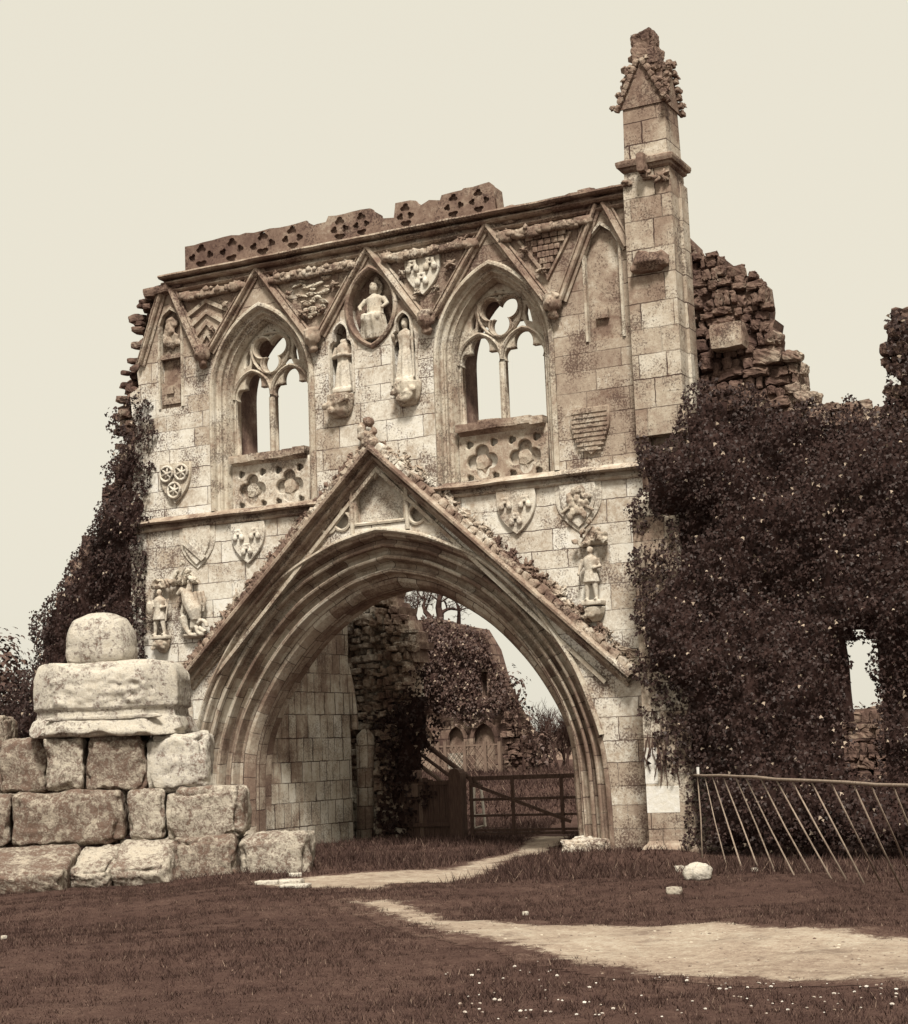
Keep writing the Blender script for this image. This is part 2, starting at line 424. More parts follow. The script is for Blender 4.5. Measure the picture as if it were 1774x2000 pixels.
LP = [(-8.02, 7.95), (-8.02, 9.5), (-8.1, 9.68), (-8.26, 9.78), (-8.42, 9.68), (-8.5, 9.5), (-8.5, 7.95)]
RP = [(.44, 7.98), (.44, 9.5), (.32, 9.72), (.14, 9.86), (-.04, 9.7), (-.16, 9.4), (-.16, 7.98)]
TYN = [(-3.57, 5.47), (-3.57, 6.05), (-3.66, 6.13), (-3.72, 6.07), (-3.74, 6.2), (-3.85, 6.3), (-3.95, 6.31), (-3.97, 6.26), (-4.03, 6.42), (-4.12, 6.26), (-4.14, 6.31), (-4.24, 6.3), (-4.35, 6.2), (-4.37, 6.07), (-4.43, 6.13), (-4.52, 6.05), (-4.52, 5.47)]
TF = [foil(-4.92, 5.62, 3, .155, .15, math.radians(-25)), foil(-3.2, 5.60, 3, .155, .15, math.radians(85))]

# ---- wall: a front skin with every recess, a thicker back skin with the through openings only
def ragged(pts, amp, step, seed):
    out = []; rr = random.Random(seed)
    for (a, b), (c, d) in zip(pts, pts[1:]):
        n = max(1, int(math.hypot(c-a, d-b)/step))
        for i in range(n):
            t = i/n; out.append((a+(c-a)*t+rr.uniform(-amp, amp), b+(d-b)*t+rr.uniform(-amp, amp)))
    out.append(pts[-1]); return out
left_edge = ragged([(-8.35, 10.16), (-8.55, 10.06), (-8.72, 9.85), (-8.72, 9.4), (-8.88, 9.0), (-9.05, 8.7), (-9.0, 8.45), (-9.2, 8.3), (-9.15, 7.9), (-9.05, 7.7), (-9.1, 7.2), (-9.25, 6.0), (-9.15, 3.0), (-9.2, 0.0)], .04, .22, 3)
outline = [(.62, -.3), (.62, 10.16)]+left_edge+[(-9.2, -.3)]
gate_hole = gate_o
fr = cut_mesh([outline, gate_hole, win_outer(WC[0]), win_outer(WC[1]), NL, NR, VES, LP, RP, TYN]+TF, 0.0, .30)
left_b = ragged([(-8.4, 10.15), (-8.85, 10.12), (-9.0, 9.7), (-8.95, 9.3), (-9.2, 8.95), (-9.35, 8.3), (-9.55, 8.0), (-9.45, 7.2), (-9.4, 6.0), (-9.4, 0.0)], .08, .25, 5)
bo = [(1.44, -.3), (1.44, 9.5), (.9, 10.15)]+left_b+[(-9.4, -.3)]
fr = join_mesh(fr, cut_mesh([bo, gate_o, win_inner(WC[0], .3, 6.0), win_inner(WC[1], .3, 6.0)], .302, .40)); core = None
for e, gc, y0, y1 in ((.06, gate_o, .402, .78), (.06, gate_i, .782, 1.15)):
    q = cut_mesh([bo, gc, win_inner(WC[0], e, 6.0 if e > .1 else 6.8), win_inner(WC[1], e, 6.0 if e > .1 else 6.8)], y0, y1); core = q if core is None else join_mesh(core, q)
mesh_obj('shaded_wall_core', core, M_RUB, gh)  # rear layers in dark stone: shade of the window reveals put into colour
wall = mesh_obj('wall', fr, M_WALL, gh)

# toothing stones and broken core down the left edge, and the broken coping on top at the right
mb = MB(); rr = random.Random(11)
for i in range(210):
    z = rr.uniform(5.2, 10.1); xe = -.10+float(np.interp(z, [5.2, 6, 7.2, 8, 8.3, 8.95, 9.3, 9.7, 10.12], [-9.35, -9.4, -9.5, -9.6, -9.4, -9.25, -9.02, -9.05, -8.9]))
    mb.stone((xe+.1+rr.uniform(-.08, .22), rr.uniform(.08, .9), z), (rr.uniform(.06, .15), rr.uniform(.1, .2), rr.uniform(.04, .085)), rr.uniform(-.4, .4), i, 3, .25, .3, tilt=rr.uniform(-.25, .25))
mb.build('broken_core', M_RUB, gh)
mb = MB()
for i in range(60):
    x = -1.5+i*.036+rr.uniform(-.04, .04); t = (x+1.6)/2.3
    mb.stone((x, rr.uniform(.02, .8), 10.28+rr.uniform(0, .06)), (rr.uniform(.12, .22), rr.uniform(.12, .2), rr.uniform(.06, .13+.07*(1-t))), rr.uniform(-.3, .3), i, 3, .25, .2)
mb.build('broken_coping', M_PAR, gh); mb = MB()
for i in range(34):
    x = -8.75+i*.03; mb.stone((x, rr.uniform(.02, .8), 10.12+.16*(i/34)+rr.uniform(-.04, .03)), (rr.uniform(.1, .18), rr.uniform(.12, .2), rr.uniform(.05, .1)), rr.uniform(-.3, .3), i+99, 3, .25, .2)
mb.build('broken_coping', M_PAR, gh)

# ---- gate arch: moulded orders lofted from the face to the inner edge
def arch_loft(prof, name, mat, parent, co=gate_o, ci=gate_i):
    vs = []; fs = []; k = len(prof); n = len(co)
    arc = np.r_[0, np.cumsum(np.hypot(*np.diff(np.array(co), axis=0).T))]
    pl = np.r_[0, np.cumsum(np.hypot(*np.diff(np.array([(a*1.05, b) for a, b in prof]), axis=0).T))]
    for i in range(n):
        for s, y in prof:
            vs.append((co[i][0]*(1-s)+ci[i][0]*s, y, co[i][1]*(1-s)+ci[i][1]*s))
    for i in range(n-1):
        for c in range(k-1): fs.append((i*k+c, (i+1)*k+c, (i+1)*k+c+1, i*k+c+1))
    me = bpy.data.meshes.new(name); me.from_pydata(vs, [], fs); uv = me.uv_layers.new(name='uv')
    for p in me.polygons:
        for li, vi in zip(p.loop_indices, p.vertices): uv.data[li].uv = (arc[vi//k], pl[vi % k])
    return mesh_obj(name, me, mat, parent)
arch_loft([(0, .02), (.02, .0), (.05, .0), (.09, .01), (.11, .05), (.12, .12), (.15, .17), (.19, .18), (.215, .155), (.225, .11), (.25, .09), (.28, .105), (.295, .16), (.30, .24), (.335, .31), (.385, .32), (.41, .285), (.42, .235), (.45, .21), (.48, .225), (.50, .29), (.51, .37), (.55, .45), (.60, .46), (.635, .42), (.645, .37), (.675, .345), (.71, .36), (.73, .43), (.75, .52), (.81, .56), (.85, .56), (.88, .57), (.93, .64), (.985, .74), (1.0, .80), (1.006, 1.17)], 'arch_moulding', M_ARCH, gh)
# hood roll round the head of the arch
hood_c = [p for p in gate_o if p[1] > 1.7]; ih = [i for i, p in enumerate(gate_o) if p[1] > 1.7]
hi = [gate_i[i] for i in ih]
arch_loft([(-.055, .01), (-.055, -.045), (-.03, -.085), (.0, -.09), (.025, -.06), (.04, -.02), (.05, .02)], 'hood_roll', M_MOULD, gh, hood_c, hi)

# ---- big straight-sided gable over the arch, crockets up its back
apx, fL, fR = (-4.07, 6.62), (-7.98, 2.98), (.30, 2.62)
gp = [fR, apx, fL]
prof = [(-.20, .0), (-.20, -.05), (-.16, -.08), (-.13, -.16), (-.10, -.2), (-.05, -.2), (-.03, -.25), (0, -.30), (.06, -.30), (.10, -.26), (.13, -.10), (.14, .0)]
v, f = sweep(gp, [(-a, b) for a, b in prof]); mb = MB().add(v, f)
gm = MB(); ds = [Vector(gp[1])-Vector(gp[0]), Vector(gp[2])-Vector(gp[1])]
v, f = sweep(resample([gp[0], gp[1]], 30)+resample([gp[1], gp[2]], 30)[1:], [(a*.8-.02, b*.82) for a, b in [(-.14, 0), (-.13, -.14), (-.10, -.34), (-.06, -.38), (-.01, -.37), (.01, -.30), (.0, -.2), (.03, -.16), (.07, -.20), (.11, -.19), (.13, -.13), (.12, -.08), (.16, -.05), (.20, -.06), (.22, 0)]])
hood = MB().add(v, f).build('hood_gable', M_GABLE, gh)
# sloping weathered back of the gable: rough pale stones
mb = MB()
def along(a, b, t): return (a[0]+(b[0]-a[0])*t, a[1]+(b[1]-a[1])*t)
for side, ft in ((-1, fL), (1, fR)):
    L = math.hypot(apx[0]-ft[0], apx[1]-ft[1]); nx, nz = side*(apx[1]-ft[1])/L, abs(ft[0]-apx[0])/L
    m = 34
    for i in range(m):
        t = (i+.5)/m; px, pz = along(ft, apx, t); o = .13+rr.uniform(-.015, .03)
        mb.stone((px+nx*o, -.10, pz+nz*o), (L/m/2*1.02, .14, .07), 0, i+200*side, 4, .2, .3, tilt=-math.atan2(apx[1]-ft[1], apx[0]-ft[0]) if side < 0 else -math.atan2(apx[1]-ft[1], apx[0]-ft[0]))
mb.build('hood_coping', stone_mat('mottled_coping', 92, 178, 222, 72, None, seed=41., vary=1.3, speck=.8), hood)
def crocket(parent, x, z, ang, s, seed, y=-.12, mat=None):
    m = MB(); r2 = random.Random(seed)
    m.blob((x, y, z), (s*.8, s*.6, s*.5), seed, .6, 2, 2.4, ang)
    for k in range(8):
        a = ang+r2.uniform(-2.6, 2.6)+1.57; d = s*r2.uniform(.45, .8)
        m.blob((x+math.cos(a)*d, y+r2.uniform(-.5, .1)*s, z+math.sin(a)*d), (s*r2.uniform(.3, .6), s*.3, s*r2.uniform(.15, .3)), seed+k, .6, 2, 1.6, a)
    return m.build('crocket', mat or M_MOULD, parent, smooth=True)
M_CROCK = stone_mat('crocket_stone', 92, 176, 222, 74, None, seed=43., vary=1.4, speck=.8)
for side, ft, ts in ((-1, fL, [.05, .11, .16, .22, .28, .33, .40, .46, .51, .57, .63, .70, .75, .81, .87, .93]), (1, fR, [.04, .09, .15, .20, .26, .31, .37, .42, .48, .54, .60, .66, .71, .78, .84, .91])):
    for i, t in enumerate(ts):
        px, pz = along(ft, apx, t); L = math.hypot(apx[0]-ft[0], apx[1]-ft[1])
        nx, nz = side*(apx[1]-ft[1])/L, abs(ft[0]-apx[0])/L
        crocket(gh, px+nx*R.uniform(.22, .29), pz+nz*.25, -side*.74, R.uniform(.06, .115), i+50*side+77, -.06, M_CROCK)
for side, ft in ((-1, fL), (1, fR)):
    m = MB(); L = math.hypot(apx[0]-ft[0], apx[1]-ft[1]); nx, nz = side*(apx[1]-ft[1])/L, abs(ft[0]-apx[0])/L; rr = random.Random(side+5)
    for i in range(270):
        t = rr.random(); px, pz = along(ft, apx, t); o = .15+abs(rr.gauss(0, .085)); s = rr.uniform(.02, .055)
        m.blob((px+nx*o, -.03-rr.uniform(0, .12)*(1-min(1, (o-.15)/.25)), pz+nz*o), (s*rr.uniform(1.0, 2.2), s*.7, s*.7), i, .75, 2, 1.7, rr.uniform(-1.5, 1.5))
    m.build('carved_leaves', M_CROCK, hood)
# finial: a ball on the apex and the carved block above it
m = MB().blob((-4.12, -.14, 6.80), (.16, .13, .13), 4, .1, 2).loft([(6.62, .12, .1, -4.1, -.12), (6.8, .1, .1, -4.12, -.12), (6.9, .07, .08, -4.12, -.1)])
for k in range(11): m.blob((-4.13+R.uniform(-.15, .15), -.16+R.uniform(-.06, .04), 7.03+R.uniform(-.12, .17)), (R.uniform(.06, .1),)*3, k, .3, 1)
mesh_obj('finial', fuse(m, .022, 1), M_CROCK, gh)

# ---- tympanum recesses
def plate(name, x0, x1, z0, z1, y, mat, parent, t=.06): return MB().box(x0, x1, y, y+t, z0, z1).build(name, mat, parent)
m = MB().box(-4.56, -3.53, .17, .23, 5.4, 6.5); 
for c in TF:
    a, b = min(p[0] for p in c), max(p[0] for p in c); q, w = min(p[1] for p in c), max(p[1] for p in c); m.box(a-.02, b+.02, .12, .18, q-.02, w+.02)
m.build('tympanum_panel', M_PANEL, gh)
for x in (-4.57, -3.52): MB().tube([(x, -.03, 5.30), (x, -.03, 6.14)], .04, 8).build('tympanum_shaft', M_MOULD, gh)
v, f = sweep([TYN[0]]+TYN[1:]+[TYN[0]], [(-.03, 0), (-.03, -.03), (0, -.04), (.025, -.02), (.03, .04)]); MB().add(v, f).build('tympanum_frame', M_MOULD, gh)
for c in TF:
    v, f = sweep(c+[c[0]], [(-.035, 0), (-.03, -.03), (0, -.04), (.02, -.02), (.02, .05)]); MB().add(v, f).build('trefoil', M_MOULD, gh)
# inner leg of the gable: thin second moulding
v, f = sweep([(fR[0]-.45, fR[1]-.02), (apx[0], apx[1]-.26), (fL[0]+.45, fL[1]+.0)], [(-.035, 0.0), (-.03, -.06), (.03, -.06), (.04, 0.0)]); MB().add(v, f).build('inner_gable_moulding', M_MOULD, gh)

# ---- string course (broken by the gable), cornice and carved frieze
def hrun(name, x0, x1, z, prof, mat, parent, wob=.0, seed=0):
    n = max(2, int((x1-x0)/.3)); rr = random.Random(seed)
    v, f = sweep([(x0+(x1-x0)*i/n, z+rr.uniform(-wob, wob)) for i in range(n+1)], [(q, y) for q, y in prof]); 
    k = len(prof); f = f+[tuple(range(k)), tuple(reversed([n*k+c for c in range(k)]))]
    return MB().add(v, f).build(name, mat, parent)
SP = [(-.13, 0), (-.125, -.05), (-.10, -.065), (-.075, -.05), (-.07, -.015), (-.01, -.015), (-.005, -.14), (.02, -.17), (.05, -.14), (.12, -.01), (.12, 0)]
hrun('string_course', -9.1, -5.08, 5.86, SP, M_GABLE, gh, .008, 1)
hrun('string_course', -3.05, .66, 5.86, SP, M_GABLE, gh, .008, 2)
CP = [(-.19, 0), (-.18, -.06), (-.15, -.09), (-.12, -.07), (-.115, -.02), (-.06, -.02), (-.05, -.13), (-.02, -.17), (.01, -.15), (.015, -.06), (.05, -.06), (.06, -.22), (.09, -.26), (.12, -.25), (.13, -.1), (.13, .3)]
hrun('cornice', -8.35, .66, 10.24, CP, M_GABLE, gh, .006, 3)
x = -8.1; k = 0; mb = MB()
gx = [-8.2, -6.34, CX, -1.84, .22]
while x < .4:
    if min(abs(x-g) for g in gx) <= .26 and mb.v: mb.build('leaf_frieze', M_GABLE, gh, smooth=True); mb = MB()
    if min(abs(x-g) for g in gx) > .26:
        mb.stone((x, -.05, 9.93+R.uniform(-.02, .02)), (R.uniform(.06, .13), .09, R.uniform(.05, .085)), 0, k, 3, .3, .3, 1.8)
        if R.random() < .45: mb.blob((x, -.13, 9.95+R.uniform(-.06, .05)), (R.uniform(.04, .08), .05, R.uniform(.04, .07)), k, .35, 1)
    x += R.uniform(.08, .14); k += 1
if mb.v: mb.build('leaf_frieze', M_GABLE, gh, smooth=True)


# ---- parapet: battlement outline with rows of blind tracery
ptop = [(-1.62, 10.33), (-1.66, 10.83), (-1.72, 10.88), (-2.2, 10.87), (-2.22, 10.85), (-2.62, 10.84), (-2.64, 10.76), (-2.85, 10.78), (-3.04, 10.71), (-3.1, 10.82), (-3.2, 10.86), (-3.5, 10.85), (-3.53, 10.62), (-3.9, 10.66), (-3.93, 10.82), (-4.0, 10.87), (-4.82, 10.86), (-4.86, 10.79), (-5.22, 10.75), (-5.26, 10.86), (-6.2, 10.85), (-7.0, 10.88), (-7.45, 10.86), (-7.84, 10.85), (-7.84, 10.33)]
holes = []; x = -7.78
def tri(a, b, c): return [a, b, c]
for (x0, x1) in ((-7.8, -7.18), (-7.14, -6.52), (-6.48, -5.86), (-5.82, -5.3), (-4.8, -4.4), (-4.36, -3.98), (-3.47, -3.16), (-2.6, -2.2), (-2.16, -1.7)):
    c = (x0+x1)/2; w = (x1-x0)/2
    j = lambda: R.uniform(-.012, .012)
    k2 = R.uniform(.82, .98) if w > .25 else R.uniform(.7, .85)
    holes += [foil(c+j(), 10.745+j()*.5, 3, .047*k2, .050*k2, math.pi/2+R.uniform(-.2, .2), 16, 1.3), foil(c+j(), 10.465+j()*.5, 3, .045*k2, .048*k2, -math.pi/2+R.uniform(-.2, .2), 16, 1.5), foil(c-w*.58+j(), 10.60+j(), 3, .042*k2, .046*k2, math.pi+R.uniform(-.2, .2), 16), foil(c+w*.58+j(), 10.60+j(), 3, .042*k2, .046*k2, R.uniform(-.2, .2), 16)]
ptop = [ptop[0]]+ragged(ptop[1:-1], .014, .16, 9)+[ptop[-1]]
par = cut('parapet', [ptop]+holes, -.11, -.045, M_PAR, gh)
MB().prism([(a, b-.02) for a, b in ptop[1:-1]]+[(-7.84, 10.36), (-1.62, 10.36)], -.045, .24).build('parapet_back', M_PAR, par)

# ---- zigzag gables over the upper windows, with carved heads at their feet
FT = [-8.80, -7.50, -5.20, -2.98, -.70]; FZ = [9.0, 8.86, 8.82, 8.80, 8.72]
GPROF = [(-.10, 0), (-.095, -.06), (-.07, -.075), (-.06, -.05), (-.04, -.06), (-.01, -.12), (.03, -.13), (.05, -.10), (.055, -.05), (.08, -.05), (.10, -.04), (.10, 0)]
def gable(path, name='window_gable'):
    q = []
    for a, b in zip(path, path[1:]): q += resample([a, b], 14)[:-1]
    v, f = sweep(q+[path[-1]], GPROF); k = len(GPROF); n = len(q)+1
    f = f+[tuple(range(k)), tuple(reversed([(n-1)*k+c for c in range(k)]))]
    return MB().add(v, f).build(name, M_GABLE, gh)
for i, cxx in enumerate([-6.34, CX, -1.84]):
    g = gable([(FT[i+2]-.12, FZ[i+2]), (cxx, 10.22), (FT[i+1]+.12, FZ[i+1])])
    for s in (-1, 1):
        for t in (.22, .5, .76):
            fx = FT[i+2]-.12 if s > 0 else FT[i+1]+.12
            px, pz = along((fx, 8.82), (cxx, 10.22), t)
            crocket(g, px+s*.16, pz+.12, 0, R.uniform(.06, .09), i*9+int(t*10)+s, -.08, M_GABLE)
gable([(FT[1]-.12, FZ[1]), (-8.2, 10.14)]); gable([(-8.42, 10.1), (-8.92, 8.82)]); gable([(.1, 10.18), (FT[4]+.12, FZ[4])]); gable([(.60, 9.4), (.24, 10.18)])
for i in range(1, 5):
    m = MB(); x, z = FT[i], FZ[i]-.06
    m.blob((x, -.16, z), (.12, .13, .15), i, .12, 2); m.blob((x, -.28, z-.02), (.035, .05, .05), i, .1, 1); m.blob((x-.05, -.26, z+.04), (.03, .02, .02), i, .1, 1); m.blob((x+.05, -.26, z+.04), (.03, .02, .02), i, .1, 1)
    m.blob((x, -.13, z+.12), (.15, .12, .08), i+9, .25, 2); m.blob((x, -.10, z-.17), (.09, .1, .09), i+5, .25, 2)
    for s in (-1, 1): m.blob((x+s*.12, -.12, z+.02), (.05, .07, .13), i, .25, 1)
    mesh_obj('carved_head', fuse(m, .018, 1), M_GABLE, gh, smooth=True)

# ---- the two traceried windows
def cusped(x0, x1, z0, zs):
    c = (x0+x1)/2; w = (x1-x0)/2; R1 = w*.62
    out = [(x1, z0), (x1, zs)]
    for a in range(-30, 66, 12): t = math.radians(a); out.append((x1-R1*.72+R1*.72*math.cos(t), zs+.06+R1*.72*math.sin(t)))
    top = []
    for a in range(-18, 91, 12): t = math.radians(a); top.append((c+R1*.78*math.cos(t), zs+.25+R1*.95*math.sin(t)))
    out += top; out += [(2*c-x, z) for x, z in reversed(out[:-1])]
    return out
for wi, c in enumerate(WC):
    wn = thing('traceried_window', (c, .4, 6.95), None, None); wn.parent = gh; wn.location = Vector((c, .4, 6.95))-wpos(gh)
    # jamb and arch mouldings
    P = [(0, .02), (0, -.03), (.03, -.06), (.07, -.06), (.09, -.02), (.10, .05), (.13, .08), (.155, .06), (.175, .08), (.18, .14), (.215, .175), (.24, .165), (.25, .2), (.285, .28), (.29, .35)]
    v, f = sweep(win_outer(c), P); MB().add(v, f).build('jamb_moulding', M_MOULD, wn)
    # pierced tracery, two layers
    def tr(e, y0, y1, name, bev):
        lights = [cusped(c-.745+e, c-.048-e, 6.88, 7.98), cusped(c+.048+e, c+.745-e, 6.88, 7.98)]
        cz = 8.77
        tre = foil(c, cz, 3, .185, .165-e*.6, math.radians(270), 72)
        sp = []
        for s in (-1, 1):
            sp.append([(c+s*(.215+e), 8.55-e), (c+s*(.30), 8.50+e*.2), (c+s*(.47-e), 8.47+e*.4), (c+s*(.40-e*.3), 8.62-e*.5), (c+s*(.30+e*.2), 8.62-e)])
            sp.append([(c+s*(.47+e*.6), 8.60), (c+s*(.57-e*.4), 8.56+e*.4), (c+s*(.53-e*.8), 8.76-e*.3), (c+s*(.47), 8.86-e), (c+s*(.45+e*.4), 8.74)])
            sp.append([(c+s*(.035+e*.3), 9.06+e*.2), (c+s*(.10), 9.11-e*.2), (c+s*(.17-e*.4), 9.08), (c+s*(.07), 9.17-e), (c+s*(.035+e*.2), 9.13)])
        return cut(name, [win_inner(c, .04, 6.84), ]+lights+[tre]+sp, y0, y1, M_MOULD, wn, bev)
    tr(.0, .34, .48, 'tracery', .018); 
    # raised ribs on the tracery
    def rib(path, r=.032, closed=False):
        v, f = sweep(path, [(-r, .35), (-r*.8, .305), (0, .28), (r*.8, .305), (r, .35)], closed); return MB().add(v, f)
    m = rib([(c, 6.02), (c, 7.95)], .055)
    for s in (-1, 1):
        a = parch(c+s*.40, .40, 8.0, .48, 8); q = rib(a, .035); m.add(q.v, q.f)
    t3 = foil(c, 8.77, 3, .185, .195, math.radians(270), 60); q = rib(t3+[t3[0]], .022); m.add(q.v, q.f)
    for k in range(3):
        a = math.radians(30+120*k); b = math.radians(150+120*k)
        bow = [(c+.43*math.cos(a+(b-a)*t/6)*(1-.12*math.sin(math.pi*t/6)), 8.77+.40*math.sin(a+(b-a)*t/6)*(1-.12*math.sin(math.pi*t/6))) for t in range(7)]
        q = rib(bow, .026); m.add(q.v, q.f)
    m.build('mullion', M_MOULD, wn)
    # sill and quatrefoil panels under it
    ss = MB(); rr = random.Random(wi+4)
    for i in range(7):
        x0 = c-.78+i*1.56/7; ss.stone((x0+.11, .5, 6.88+rr.uniform(-.01, .02)), (.125, .42, .07), 0, i+wi*7, 3, .12, .10)
    if wi == 1: ss.stone((c-.32, .5, 7.0), (.19, .16, .05), .1, 5, 3, .2, .15)
    ss.build('sill', M_GABLE, wn)
    hrun('sill_moulding', c-.77, c+.77, 6.80, [(-.05, .3), (-.05, .24), (-.02, .2), (.03, .13), (.06, .13), (.06, .3)], M_GABLE, wn)
    pl = [[(c-.80, 5.95), (c+.80, 5.95), (c+.80, 6.82), (c-.80, 6.82)]]
    for s in (-1, 1): 
        pl.append(foil(c+s*.385, 6.32, 4, .155, .125, math.pi/4*0, 56)); 
        for t in (-1, 1): pl.append(foil(c+s*.385+t*.22, 6.62, 3, .03, .045, 0, 18)); pl.append(foil(c+s*.385+t*.23, 6.06, 3, .03, .04, 0, 18))
    cut('tracery_panel', pl, .22, .32, M_PANEL if wi == 0 else M_MOULD, wn, .015)
    MB().box(c-.80, c+.80, .33, .40, 5.95, 6.84).build('panel_back', M_PANEL, wn)
    for s in (-1, 1): MB().blob((c+s*.385, .33, 6.32), (.16, .035, .14), 3, .4, 2, 3).build('carved_boss', M_MOULD, wn)

# ---- niches, vesica, brackets, side panels
for (x0, x1, z0, z1, y) in ((-4.98, -4.42, 7.7, 9.05, .27), (-3.76, -3.2, 7.7, 9.05, .27), (-4.6, -3.56, 8.4, 9.9, .24), (-8.55, -7.97, 7.9, 9.85, .12), (-.2, .5, 7.9, 9.9, .10)):
    MB().box(x0, x1, y, y+.03, z0, z1).build('niche_back', M_GABLE, gh)
v, f = sweep(VES+[VES[0]], [(-.07, 0), (-.06, -.05), (-.02, -.07), (.01, -.05), (.02, .1)]); MB().add(v, f).build('vesica_frame', M_GABLE, gh)
for nn in (NL, NR):
    v, f = sweep(nn, [(-.03, 0), (-.02, -.03), (.01, -.03), (.015, .06)]); MB().add(v, f).build('niche_frame', M_PANEL, gh)
for x, z in ((-4.72, 7.52), (-3.42, 7.56)):
    m = MB().loft([(z-.2, .15, .10, x, -.03), (z-.1, .22, .16, x, -.04), (z+.1, .27, .2, x, -.04), (z+.2, .27, .2, x, -.04)], 8)
    for k in range(9): m.blob((x+R.uniform(-.22, .22), -.2, z+R.uniform(-.12, .14)), (.07, .05, .06), k, .3, 1)
    mesh_obj('niche_bracket', fuse(m, .022, 1), M_MOULD, gh, smooth=False)
m = MB().box(-8.5, -8.02, .02, .125, 7.95, 8.42).box(-8.46, -8.06, -.02, .03, 8.02, 8.36).box(-8.33, -8.18, -.06, -.015, 8.2, 8.33)
MB().box(-8.52, -8.0, .0, .125, 8.86, 8.94).build('panel_ledge', M_GABLE, gh)
m.build('blind_panel', M_GABLE, gh); m = MB()
for k in range(14): m.blob((-8.26+R.uniform(-.15, .15), .07, 9.22+R.uniform(-.2, .36)), (.09, .07, .09), k, .35, 1)
mesh_obj('worn_niche_carving', fuse(m, .02, 1), M_GABLE, gh)
MB().box(-.02, .18, .02, .105, 8.34, 8.48).build('blind_panel', M_GABLE, gh)
for q in (LP, RP):
    v, f = sweep(q, [(-.04, 0), (-.03, -.03), (.01, -.03), (.015, .06)]); MB().add(v, f).build('panel_frame', M_MOULD, gh)

# ---- shields
def shield_poly(cx, z1, w, h, k=8):
    r = []
    for i in range(k+1):
        t = i/k; r.append((cx+w/2*(1-t**2.1), z1-h*.28-h*.72*t))
    return [(cx-w/2, z1), (cx-w/2, z1-h*.28)][::1]+[(2*cx-x, z) for x, z in r[1:]]+list(reversed(r[:-1]))+[(cx+w/2, z1)]
def rnd_bar(m, a, b, r, y=-.085):
    m.tube([(a[0], y, a[1]), (b[0], y, b[1])], r, 7)
def bouget(parent, x, z, s, mat):
    m = MB()
    for sx in (-1, 1):
        m.blob((x+sx*s*.33, -.09, z-s*.18), (s*.24, .045, s*.30), 3, .05, 2); rnd_bar(m, (x+sx*s*.33, z), (x+sx*s*.16, z+s*.42), .028)
    rnd_bar(m, (x-s*.35, z+s*.42), (x+s*.35, z+s*.42), .026); rnd_bar(m, (x-s*.2, z+s*.12), (x+s*.2, z+s*.12), .022)
    return mesh_obj('water_bouget', fuse(m, .014, 1), mat, parent, smooth=True)
def wheel(parent, x, z, r, mat):
    m = MB(); ring = [(x+r*math.cos(a*math.pi/9), -.085, z+r*math.sin(a*math.pi/9)) for a in range(19)]; m.tube(ring, .026, 6, False)
    for k in range(3):
        a = k*math.pi/3+.3; m.tube([(x-r*math.cos(a), -.08, z-r*math.sin(a)), (x+r*math.cos(a), -.08, z+r*math.sin(a))], .02, 6)
    m.blob((x, -.085, z), (.045, .03, .045), 1, .05, 1); return m.build('wheel', mat, parent, smooth=True)
def shield(cx, z1, w, h, label, mat=M_PANEL, border=None):
    p = shield_poly(cx, z1, w, h)
    s = cut('shield', [p], -.06, .03, mat, gh, .012); s['label'] = label
    if border:
        q = [(cx+(x-cx)*1.32, z1+.02+(z-z1)*1.13) for x, z in p]
        b = cut('shield_ground', [q], -.025, .03, mat, s, .008)
    return s
s = shield(-8.18, 6.93, .66, .74, 'shield with three spoked wheels', M_MOULD)
for x, z in ((-8.34, 6.74), (-8.02, 6.74), (-8.18, 6.43)): wheel(s, x, z, .135, M_PANEL)
s = shield(-7.74, 5.74, .58, .68, 'plain shield crossed by a diagonal band', M_PANEL, True)
MB().prism([(-8.02, 5.56), (-8.02, 5.45), (-7.62, 5.12), (-7.53, 5.19)], -.085, -.05).build('diagonal_band', M_PANEL, s)
for (x, z, lb) in ((-6.66, 5.71, 'left shield with three water bougets below the string course'), (-1.53, 5.74, 'right shield with three water bougets below the string course')):
    s = shield(x, z, .68, .72, lb)
    for a, b in ((-.17, -.22), (.17, -.22), (0, -.48)): bouget(s, x+a, z+b, .21, M_PANEL)
s = shield(-.46, 5.73, .6, .70, 'shield with a leafy cluster above a pointed band', M_PANEL, True)
m = MB(); rr = random.Random(3)
for k in range(13): m.blob((-.46+rr.uniform(-.22, .22), -.09, 5.52+rr.uniform(-.13, .13)), (rr.uniform(.05, .08), .05, rr.uniform(.05, .08)), k, .3, 1)
for a in range(5): t = math.radians(90+(a-2)*38); m.blob((-.46+.12*math.cos(t), -.09, 5.22+.1*math.sin(t)-.02), (.055, .05, .08), a, .1, 1)
rnd_bar(m, (-.74, 5.28), (-.46, 5.44), .025); rnd_bar(m, (-.46, 5.44), (-.18, 5.28), .025)
mesh_obj('leafy_charge', fuse(m, .016, 1), M_MOULD, s)
s = shield(-.19, 6.92, .66, .76, 'shield ruled with horizontal bars', M_GABLE)
m = MB()
for k in range(9):
    z = 6.86-k*.075; w = .30 if k < 3 else .30*math.sqrt(max(.0, 1-((k-3)/6.3)**1.7)); m.box(-.19-w, -.19+w, -.075, -.05, z-.03, z)
m.build('bars', M_GABLE, s)
s = shield(-3.06, 9.90, .66, .70, 'shield with three water bougets high between two gables', M_MOULD)
for a, b in ((-.17, -.2), (.17, -.2), (0, -.44)): bouget(s, -3.06+a, 9.9+b, .23, M_MOULD)
